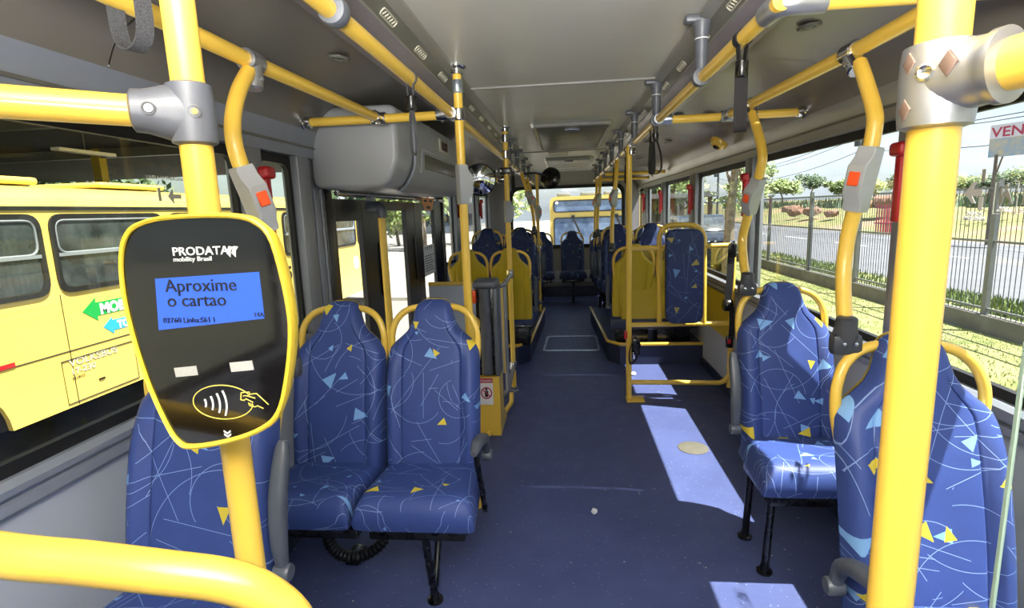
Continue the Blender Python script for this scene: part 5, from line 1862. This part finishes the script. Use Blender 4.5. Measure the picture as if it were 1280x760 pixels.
# buildings across the street
for x0, x1, y0, y1, h, mt, lab in ((-46, -24, 60, 70, 4.2, 'building', 'low pale building across the street left of the trees'), (-22, -11, 66, 72, 3.4, 'roof_grey', 'grey shed across the street behind the trees')):
    t = thing('building', lab, 'building', ((x0 + x1) / 2, y0, GZ))
    MB().box2((x0, y0, GZ), (x1, y1, GZ + h)).build('walls', M[mt], t, False)
    MB().box2((x0 - 0.4, y0 - 0.5, GZ + h), (x1 + 0.4, y1 + 0.4, GZ + h + 0.25)).build('roof', M['roof_grey'], t, False)
    n = 5
    for q in range(n):
        xx = x0 + (x1 - x0) * (q + 0.5) / n
        MB().box2((xx - 0.9, y0 - 0.03, GZ + 0.9), (xx + 0.9, y0 + 0.02, GZ + 2.3)).build('window', M['bus_glass'], t, False)
# grey shed and fence boards right of the rear windows
t = thing('open_shed', 'grey roofed open shed behind the pale-trunked tree', 'shed', (6.0, 27, GZ))
MB().box2((3.4, 24.5, 1.75), (6.7, 31, 1.95)).build('roof', M['roof_grey'], t, False)
for x in (3.6, 6.4):
    MB().box2((x - 0.08, 24.7, GZ), (x + 0.08, 24.86, 1.76)).build('post', M['wood'], t, False)
MB().box2((3.5, 30.8, GZ), (6.6, 30.9, 1.75)).build('rear_wall', M['wood'], t, False)
bf = thing('board_fence', 'weathered brown board fence right of the bus beyond the tree', 'fence', (4.6, 23, GZ))
for q in range(21):
    MB().box2((3.05 + 0.145 * q, 22.6, GZ), (3.05 + 0.145 * q + 0.13, 22.63, 0.75 + 0.06 * math.sin(q * 2.7))).build('board', M['wood'], bf, False)
for z in (-0.5, 0.4):
    MB().box2((3.0, 22.63, z), (6.1, 22.68, z + 0.07)).build('fence_rail', M['wood'], bf, False)


def wheel(par, x, y, z, r, s=1):
    w = MB().lathe((x - s * 0.26, y, z), (s, 0, 0), [(r * 0.6, 0), (r * 0.96, 0.0), (r, 0.03), (r, 0.22), (r * 0.95, 0.26), (r * 0.62, 0.262)], 36).build('tyre', M['tyre'], par)
    MB().lathe((x - s * 0.1, y, z), (s, 0, 0), [(r * 0.63, 0), (r * 0.63, 0.13), (r * 0.57, 0.135), (r * 0.5, 0.05), (r * 0.25, 0.06), (r * 0.2, 0.12), (0.0, 0.12)], 28).build('rim', M['rim_grey'], w)


def coach(label, name, x1, width, y0, y1, arches, wins, zt=1.81, side=1, face_front=False):
    """city bus whose long side (facing +x) stands at x1"""
    t = thing(name, label, 'bus', (x1 - width / 2, (y0 + y1) / 2, GZ))
    zb = -0.45
    r_a = 0.60
    # body side with wheel arches
    pts = [(y0, zb)]
    for ya in arches:
        zc = -0.47
        a0 = math.asin(max(-1, min(1, (zb - zc) / r_a)))
        pts += [(ya - r_a * math.cos(q), zc + r_a * math.sin(q)) for q in [a0 + (PI - 2 * a0) * k / 16 for k in range(17)]]
    pts += [(y1, zb), (y1, 1.60), (y0, 1.60)]
    b = MB()
    b.rings([[(x, p[0], p[1]) for p in pts] for x in (x1 - 0.05, x1)])
    b.build('side_body', M['bus_yellow'], t, False)
    MB().box2((x1 - width + 0.05, y0 + 0.02, 0.20), (x1 - 0.04, y1 - 0.02, 1.6)).build('body', M['bus_yellow'], t, False)
    MB().box2((x1 - width + 0.05, y0 + 0.2, -0.6), (x1 - 0.5, y1 - 0.2, 0.22)).build('underbody', M['bus_dark'], t, False)
    # rounded roof
    prof = smooth_path([(x1, 0, 1.60), (x1 - 0.005, 0, 1.66), (x1 - 0.06, 0, zt - 0.04), (x1 - 0.22, 0, zt + 0.03), (x1 - width / 2, 0, zt + 0.10), (x1 - width + 0.22, 0, zt + 0.03), (x1 - width + 0.06, 0, zt - 0.04), (x1 - width, 0, 1.60)], 4)
    b = MB()
    b.rings([[(p.x, y, p.z) for p in prof] for y in (y0, y1)])
    b.build('roof', M['bus_yellow'], t, True, 40)
    MB().box2((x1 - 0.01, y0, 1.60), (x1 + 0.012, y1, 1.64)).build('gutter', M['rubber'], t, False)
    for (a, c) in wins:
        z0_, z1_ = 0.745, 1.565
        fo = round_poly([(a, z0_), (c, z0_), (c, z1_), (a, z1_)], 0.16, 5)
        fi = round_poly([(a + 0.055, z0_ + 0.05), (c - 0.055, z0_ + 0.05), (c - 0.055, z1_ - 0.05), (a + 0.055, z1_ - 0.05)], 0.13, 5)
        b = MB()
        b.rings([[(x, p[0], p[1]) for p in poly] for x, poly in ((x1 - 0.01, fo), (x1 + 0.022, fo), (x1 + 0.022, fi), (x1 - 0.01, fi))], closed=True)
        f_ = b.build('window', M['rubber'], t, True, 30)
        fi2 = round_poly([(a + 0.06, z0_ + 0.055), (c - 0.06, z0_ + 0.055), (c - 0.06, z1_ - 0.055), (a + 0.06, z1_ - 0.055)], 0.13, 5)
        MB().prism(fi2, (x1 + 0.008, 0, 0), (0, 1, 0), (0, 0, 1), 0.006).build('pane', M['bus_glass'], f_, False)
        MB().box2((x1 + 0.006, a + 0.05, 1.13), (x1 + 0.026, c - 0.05, 1.165)).build('slider_rail', M['moulding'], f_, False)
        b = MB()
        b.tube([(x1 + 0.014, p[0], p[1]) for p in round_poly([(a + 0.065, 1.165), (c - 0.065, 1.165), (c - 0.065, z1_ - 0.065), (a + 0.065, z1_ - 0.065)], 0.1, 4)], 0.012, 6, closed=True)
        b.build('slider_frame', M['moulding'], f_)
    for ya in arches:
        wheel(t, x1 - 0.04, ya, -0.47, 0.48)
    return t

b1 = coach('yellow bus parked alongside at left, green and blue arrows on its flank', 'city_bus', -5.2, 2.5, -1.6, 9.05, (3.72,), [(-1.3, 0.2), (0.3, 1.8), (1.9, 3.35), (3.45, 4.93), (5.02, 6.60), (6.70, 8.2), (8.3, 8.95)])
XB = -5.2 + 0.004
def flat(par, name, pts, mat, x=XB):
    return MB().prism(pts, (x, 0, 0), (0, 1, 0), (0, 0, 1), 0.003).build(name, M[mat], par, False)
ga = flat(b1, 'green_arrow', [(5.24, 0.515), (5.42, 0.645), (5.42, 0.59), (8.4, 0.59), (8.4, 0.44), (5.42, 0.44), (5.42, 0.385)], 'green_ink')
text('arrow_text', 'MOBILIDADE', 0.16, (XB + 0.002, 5.46, 0.455), (0, 1, 0), (0, 0, 1), M['white_ink'], ga, bold=0.008)
ba = flat(b1, 'blue_arrow', [(5.47, 0.30), (5.60, 0.39), (5.60, 0.355), (7.4, 0.355), (7.4, 0.235), (5.60, 0.235), (5.60, 0.195)], 'blue_ink')
text('arrow_text', 'TOTAL', 0.12, (XB + 0.002, 5.66, 0.25), (0, 1, 0), (0, 0, 1), M['white_ink'], ba, bold=0.006)
text('maker_lettering', 'VOLKSBUS', 0.10, (XB + 0.002, 4.98, -0.02), (0, 1, 0), (0, 0, 1), M['grey_ink'], b1, sx=1.3, bold=0.002)
text('maker_lettering', '17-230', 0.085, (XB + 0.002, 4.98, -0.11), (0, 1, 0), (0, 0, 1), M['grey_ink'], b1, sx=1.3, bold=0.002)
text('maker_lettering', 'EURO', 0.045, (XB + 0.002, 4.99, -0.17), (0, 1, 0), (0, 0, 1), M['black_ink'], b1, sx=1.3)
for p in (((4.90, 0.05), (5.85, 0.05), (5.85, -0.41), (4.90, -0.41)),):
    b = MB()
    b.tube([(XB, q[0], q[1]) for q in p], 0.006, 4, closed=True)
    b.build('flap_seam', M['rubber'], b1)
b = MB()
b.tube([(XB - 0.002, -1.6, 0.14), (XB - 0.002, 9.05, 0.14)], 0.006, 4)
b.build('panel_seam', M['rubber'], b1)
for y in (5.02, 6.65):
    MB().tube([(XB - 0.002, y, -0.44), (XB - 0.002, y, 0.74)], 0.005, 4).build('panel_seam', M['rubber'], b1)
MB().box2((XB - 0.002, 4.28, 0.14), (XB + 0.01, 4.44, 0.185), 0.003).build('reflector', M['red'], b1)
MB().box2((XB - 0.002, 4.24, 0.14), (XB + 0.01, 4.28, 0.185), 0.003).build('reflector', M['white'], b1)
MB().box2((XB - 0.01, 5.3, -0.27), (XB + 0.008, 5.38, -0.25), 0.003).build('flap_catch', M['black'], b1)
for ya, yb, h in ((2.2, 3.55, 0.07), (4.6, 5.5, 0.08), (6.3, 7.4, 0.07)):
    MB().box((-6.2, (ya + yb) / 2, 1.93), (1.0, yb - ya, h), 0.035, 3).build('roof_vent', M['bus_yellow'], b1)
MB().box((-5.32, 3.72, GZ + 0.30), (0.04, 0.42, 0.34), 0.004)
b2 = coach('yellow bus numbered 51 parked ahead of the first one at left', 'city_bus', -5.2, 2.5, 9.35, 14.6, (10.9,), [(9.6, 10.2), (10.3, 11.7), (11.8, 13.1), (13.2, 14.4)])
text('fleet_number', '51', 0.34, (XB + 0.002, 9.62, 0.31), (0, 1, 0), (0, 0, 1), M['black_ink'], b2, bold=0.012)
cr2 = MB().lathe((XB, 13.0, 0.30), (1, 0, 0), [(0.16, 0), (0.16, 0.004), (0, 0.004)], 24).build('round_emblem', M['white'], b2)

# bus seen head-on through the rear window
b3 = thing('city_bus', 'yellow bus facing the rear window, standing behind', 'bus', (0.9, 18, GZ))
X0, X1, YB = -0.40, 2.15, 15.4
fo = round_poly([(X0, -0.6), (X1, -0.6), (X1, 1.78), (X0, 1.78)], 0.2, 6)
MB().rings([[(p[0], y, p[1]) for p in fo] for y in (YB, YB + 9)]).build('body', M['bus_yellow'], b3, True, 40)
for z0, z1, mt in ((1.34, 1.68, 'wind_glass'), (0.25, 1.20, 'wind_glass')):
    ol_ = round_poly([(X0 + 0.10, z0), (X1 - 0.10, z0), (X1 - 0.10, z1), (X0 + 0.10, z1)], 0.10, 5)
    il_ = round_poly([(X0 + 0.13, z0 + 0.03), (X1 - 0.13, z0 + 0.03), (X1 - 0.13, z1 - 0.03), (X0 + 0.13, z1 - 0.03)], 0.08, 5)
    fr_ = MB().rings([[(p[0], y, p[1]) for p in poly] for y, poly in ((YB, ol_), (YB - 0.03, ol_), (YB - 0.03, il_), (YB, il_))], closed=True).build('windscreen_frame', M['rubber'], b3, True, 30)
    MB().prism(il_, (0, YB - 0.012, 0), (1, 0, 0), (0, 0, 1), 0.005).build('windscreen', M[mt], fr_, False)
for x in (0.25, 1.45):
    MB().box2((x - 0.05, YB - 0.07, 1.19), (x + 0.05, YB - 0.01, 1.26), 0.01).build('wiper_motor', M['bus_dark'], b3)
    MB().tube([(x, YB - 0.05, 1.2), (x + 0.28, YB - 0.05, 0.55)], 0.025, 6).build('wiper', M['bus_dark'], b3)
for x in (X0 + 0.2, X1 - 0.2):
    MB().lathe((x, YB - 0.02, 1.61), (0, -1, 0), [(0.045, 0), (0.045, 0.02), (0, 0.025)], 12).build('marker_lamp', M['white'], b3)
    MB().lathe((x, YB - 0.02, -0.1), (0, -1, 0), [(0.12, 0), (0.12, 0.03), (0, 0.05)], 16).build('headlamp', M['white'], b3)
for x, w_ in ((0.0, 0.4), (0.75, 0.5), (1.45, 0.5)):
    MB().box((x, YB + 1.2, 1.84), (w_, 0.8, 0.14), 0.04).build('roof_vent', M['roof_grey'], b3)
MB().box2((X0 + 0.1, YB + 0.3, GZ + 0.12), (X1 - 0.1, YB + 8.5, -0.55)).build('underbody', M['bus_dark'], b3, False)
for x in (X0 + 0.02, X1 - 0.02):
    s = -1 if x < 0.5 else 1
    wheel(b3, x, YB + 2.2, -0.47, 0.48, s)

# dark van beyond the wheelchair bay window
vn = thing('parked_van', 'dark blue van parked on the verge beyond the wheelchair bay window', 'van', (4.9, 13.5, GZ))
b = MB()
vp = round_poly([(12.2, GZ + 0.25), (16.4, GZ + 0.25), (16.5, 0.9), (16.3, 1.02), (13.6, 1.04), (12.75, 0.35), (12.15, 0.15)], 0.15, 4)
b.rings([[(x, p[0], p[1]) for p in vp] for x in (4.15, 5.85)])
b.build('body', M['van_blue'], vn, True, 35)
MB().prism(round_poly([(13.1, 0.38), (14.2, 0.38), (14.2, 0.92), (13.65, 0.92)], 0.06, 3), (4.145, 0, 0), (0, -1, 0), (0, 0, 1), 0.0).bm.free()
for a, c in ((13.35, 14.35), (14.5, 16.1)):
    MB().box2((4.135, a, 0.40), (4.16, c, 0.90), 0.01).build('side_window', M['bus_glass'], vn)
b = MB()
b.box((5.0, 13.17, 0.70), (1.45, 0.03, 0.75), 0.01, 2, Matrix.Rotation(math.radians(-52), 3, 'X'))
b.build('windscreen', M['bus_glass'], vn)
for x in (4.35, 5.65):
    MB().box((x, 12.14, -0.02), (0.24, 0.05, 0.16), 0.02).build('headlamp', M['white'], vn)
    for y in (13.0, 15.6):
        wheel(vn, x + (0.06 if x > 5 else -0.06), y, GZ + 0.33, 0.33, 1 if x > 5 else -1)
MB().lathe((4.35, 12.1, 0.2), (0, -1, 0), [(0.05, 0), (0.05, 0.03), (0, 0.04)], 12).build('indicator_lamp', M['orange'], vn)

vn.location.y += 7.2

# depot canopy above the left bus
dcn = thing('depot_canopy', 'dark canopy on yellow columns behind the left bus', 'canopy', (-11.5, 4, GZ))
MB().box2((-24, -8, 3.55), (-6.9, 24, 3.75)).build('roof_deck', M['bus_dark'], dcn, False)
MB().box2((-7.05, -8, 3.30), (-6.9, 24, 3.60)).build('edge_beam', M['shell'], dcn, False)
for y in (-4, 0.6, 5.2, 9.8, 14.4):
    MB().box2((-13.1, y - 0.12, GZ), (-12.85, y + 0.12, 3.56)).build('column', M['shell'], dcn, False)
    MB().box2((-23.9, y - 0.08, 3.30), (-7.0, y + 0.08, 3.56)).build('beam', M['duct'], dcn, False)
for y in (1.4, 4.2, 7.2, 10.2):
    o = MB().box2((-10.2, y, 2.95), (-10.0, y + 1.4, 3.02), 0.01).build('strip_lamp', M['white'], dcn)
    MB().tube([(-10.1, y + 0.7, 3.02), (-10.1, y + 0.7, 3.56)], 0.01, 6).build('lamp_stem', M['duct'], dcn)
yf = thing('yard_fence', 'dark picket fence along the far side of the depot', 'fence', (-17.5, 4, GZ))
verts, faces = [], []
y = -6.0
while y < 18:
    k = len(verts)
    verts += [(-17.5, y - 0.03, GZ), (-17.5, y + 0.03, GZ), (-17.5, y + 0.03, 1.9), (-17.5, y - 0.03, 1.9)]
    faces.append((k, k + 1, k + 2, k + 3))
    y += 0.2
me = bpy.data.meshes.new('pickets')
me.from_pydata(verts, [], faces)
me.materials.append(M['bus_dark'])
link('pickets', me, yf)['kind'] = 'stuff'
MB().box2((-17.54, -6, 1.7), (-17.46, 18, 1.78)).build('fence_rail', M['bus_dark'], yf, False)

# billboard, utility poles with wires, red gate, rubble
bb = thing('billboard', 'sale billboard with red lettering above the road at right', 'billboard', (20.5, 27, GZ))
dv = Vector((0.45, -1.0, 0)).normalized()
o_ = Vector((19.8, 28.0, 3.1))
MB().prism(rect(2.6, 1.45), o_, dv, (0, 0, 1), 0.06).build('panel', M['bill_img'], bb, False)
MB().prism(rect(2.6, 0.62, 0, 0.83), o_ + dv.cross(Vector((0, 0, 1))) * 0.012, dv, (0, 0, 1), 0.01).build('head_band', plain('billboard_pale', 'd8cfd0', 0.6, 0, 0, 1), bb, False)
text('lettering', 'VENDE', 0.62, o_ + Vector((0, 0, 0.90)) + dv * 0.06 + dv.cross(Vector((0, 0, 1))) * 0.02, dv, (0, 0, 1), M['red_ink'], bb, sx=1.1, bold=0.01)
for q in (0.35, 2.2):
    p = o_ + dv * q
    MB().tube([(p.x, p.y, GZ), (p.x, p.y, 3.2)], 0.07, 8).build('leg', M['wood'], bb)
MB().tube([o_ + dv * 0.6, o_ + dv * 0.1 + Vector((0, 0, -2.0))], 0.04, 6).build('brace', M['wood'], bb)
for x, y, lab in ((20.6, 40.5, 'utility pole seen through the first right window'), (20.6, 76.0, 'farther utility pole along the road'), (20.6, 8.0, 'utility pole beside the road near the bus front')):
    up_ = thing('utility_pole', lab, 'utility pole', (x, y, GZ))
    MB().tube([(x, y, GZ), (x, y, 7.6)], 0.14, 8, rr=[0.17, 0.12]).build('mast', M['pole_dark'], up_)
    for z in (6.9, 5.9):
        MB().box2((x - 0.8, y - 0.06, z), (x + 0.8, y + 0.06, z + 0.12)).build('crossarm', M['pole_dark'], up_, False)
    MB().lathe((x - 0.35, y, 5.0), (0, 0, 1), [(0.2, 0), (0.22, 0.05), (0.22, 0.7), (0.18, 0.75)], 12).build('transformer', M['pole_dark'], up_)
for i, (dx, z) in enumerate(((-0.7, 7.0), (0.0, 7.0), (0.7, 7.0), (-0.4, 6.0), (0.3, 5.9), (0.0, 4.75))):
    P = []
    for ya, yb in ((8.0, 40.5), (40.5, 76.0)):
        for k in range(12):
            t_ = k / 12
            P.append((20.6 + dx, ya + (yb - ya) * t_, z - 1.1 * 4 * t_ * (1 - t_)))
    P.append((20.6 + dx, 76.0, z))
    tag(MB().tube(P, 0.022, 5).build('power_line', M['wire']), '%s dark overhead line between the utility poles, counted from the bus side and top' % ORD[i], 'cable', 'overhead lines along the road')
rgte = thing('red_gate', 'red barred gate on the far side of the road', 'gate', (21.5, 38.3, GZ))
for k in range(10):
    MB().box2((21.3, 37.0 + 0.28 * k, GZ), (21.36, 37.08 + 0.28 * k, 0.95)).build('bar', M['red_ink'], rgte, False)
for z in (-0.3, 0.85):
    MB().box2((21.28, 36.9, z), (21.38, 39.7, z + 0.08)).build('gate_rail', M['red_ink'], rgte, False)
rb = random.Random(4)
for i in range(7):
    b = MB()
    bmesh.ops.create_icosphere(b.bm, subdivisions=2, radius=1.0)
    mx, my, mz, s = ((25, 54, 0.15, 0.6), (27, 49, 1.1, 0.95), (26.2, 50.6, 0.9, 0.8), (28, 47.6, 1.0, 0.8), (25, 58, 0.35, 0.8), (25, 62, 0.35, 0.9), (26, 66, 0.5, 0.8))[i]
    q = Vector((mx, my, mz))
    for v in b.bm.verts:
        v.co = Vector((v.co.x * s, v.co.y * s * 1.2, v.co.z * s * 0.6)) * (0.75 + 0.5 * rb.random()) + q
    tag(b.build('soil_mound', M['redsoil'], None, False), 'reddish mound of earth across the road, %s' % ('smallest one, low by the road edge', 'biggest one of the group of three', 'group of three, on the left side', 'group of three, on the right side', 'nearest of the far row of three', 'middle of the far row of three', 'farthest of the far row of three')[i], 'mound', 'earth mounds on the bank')
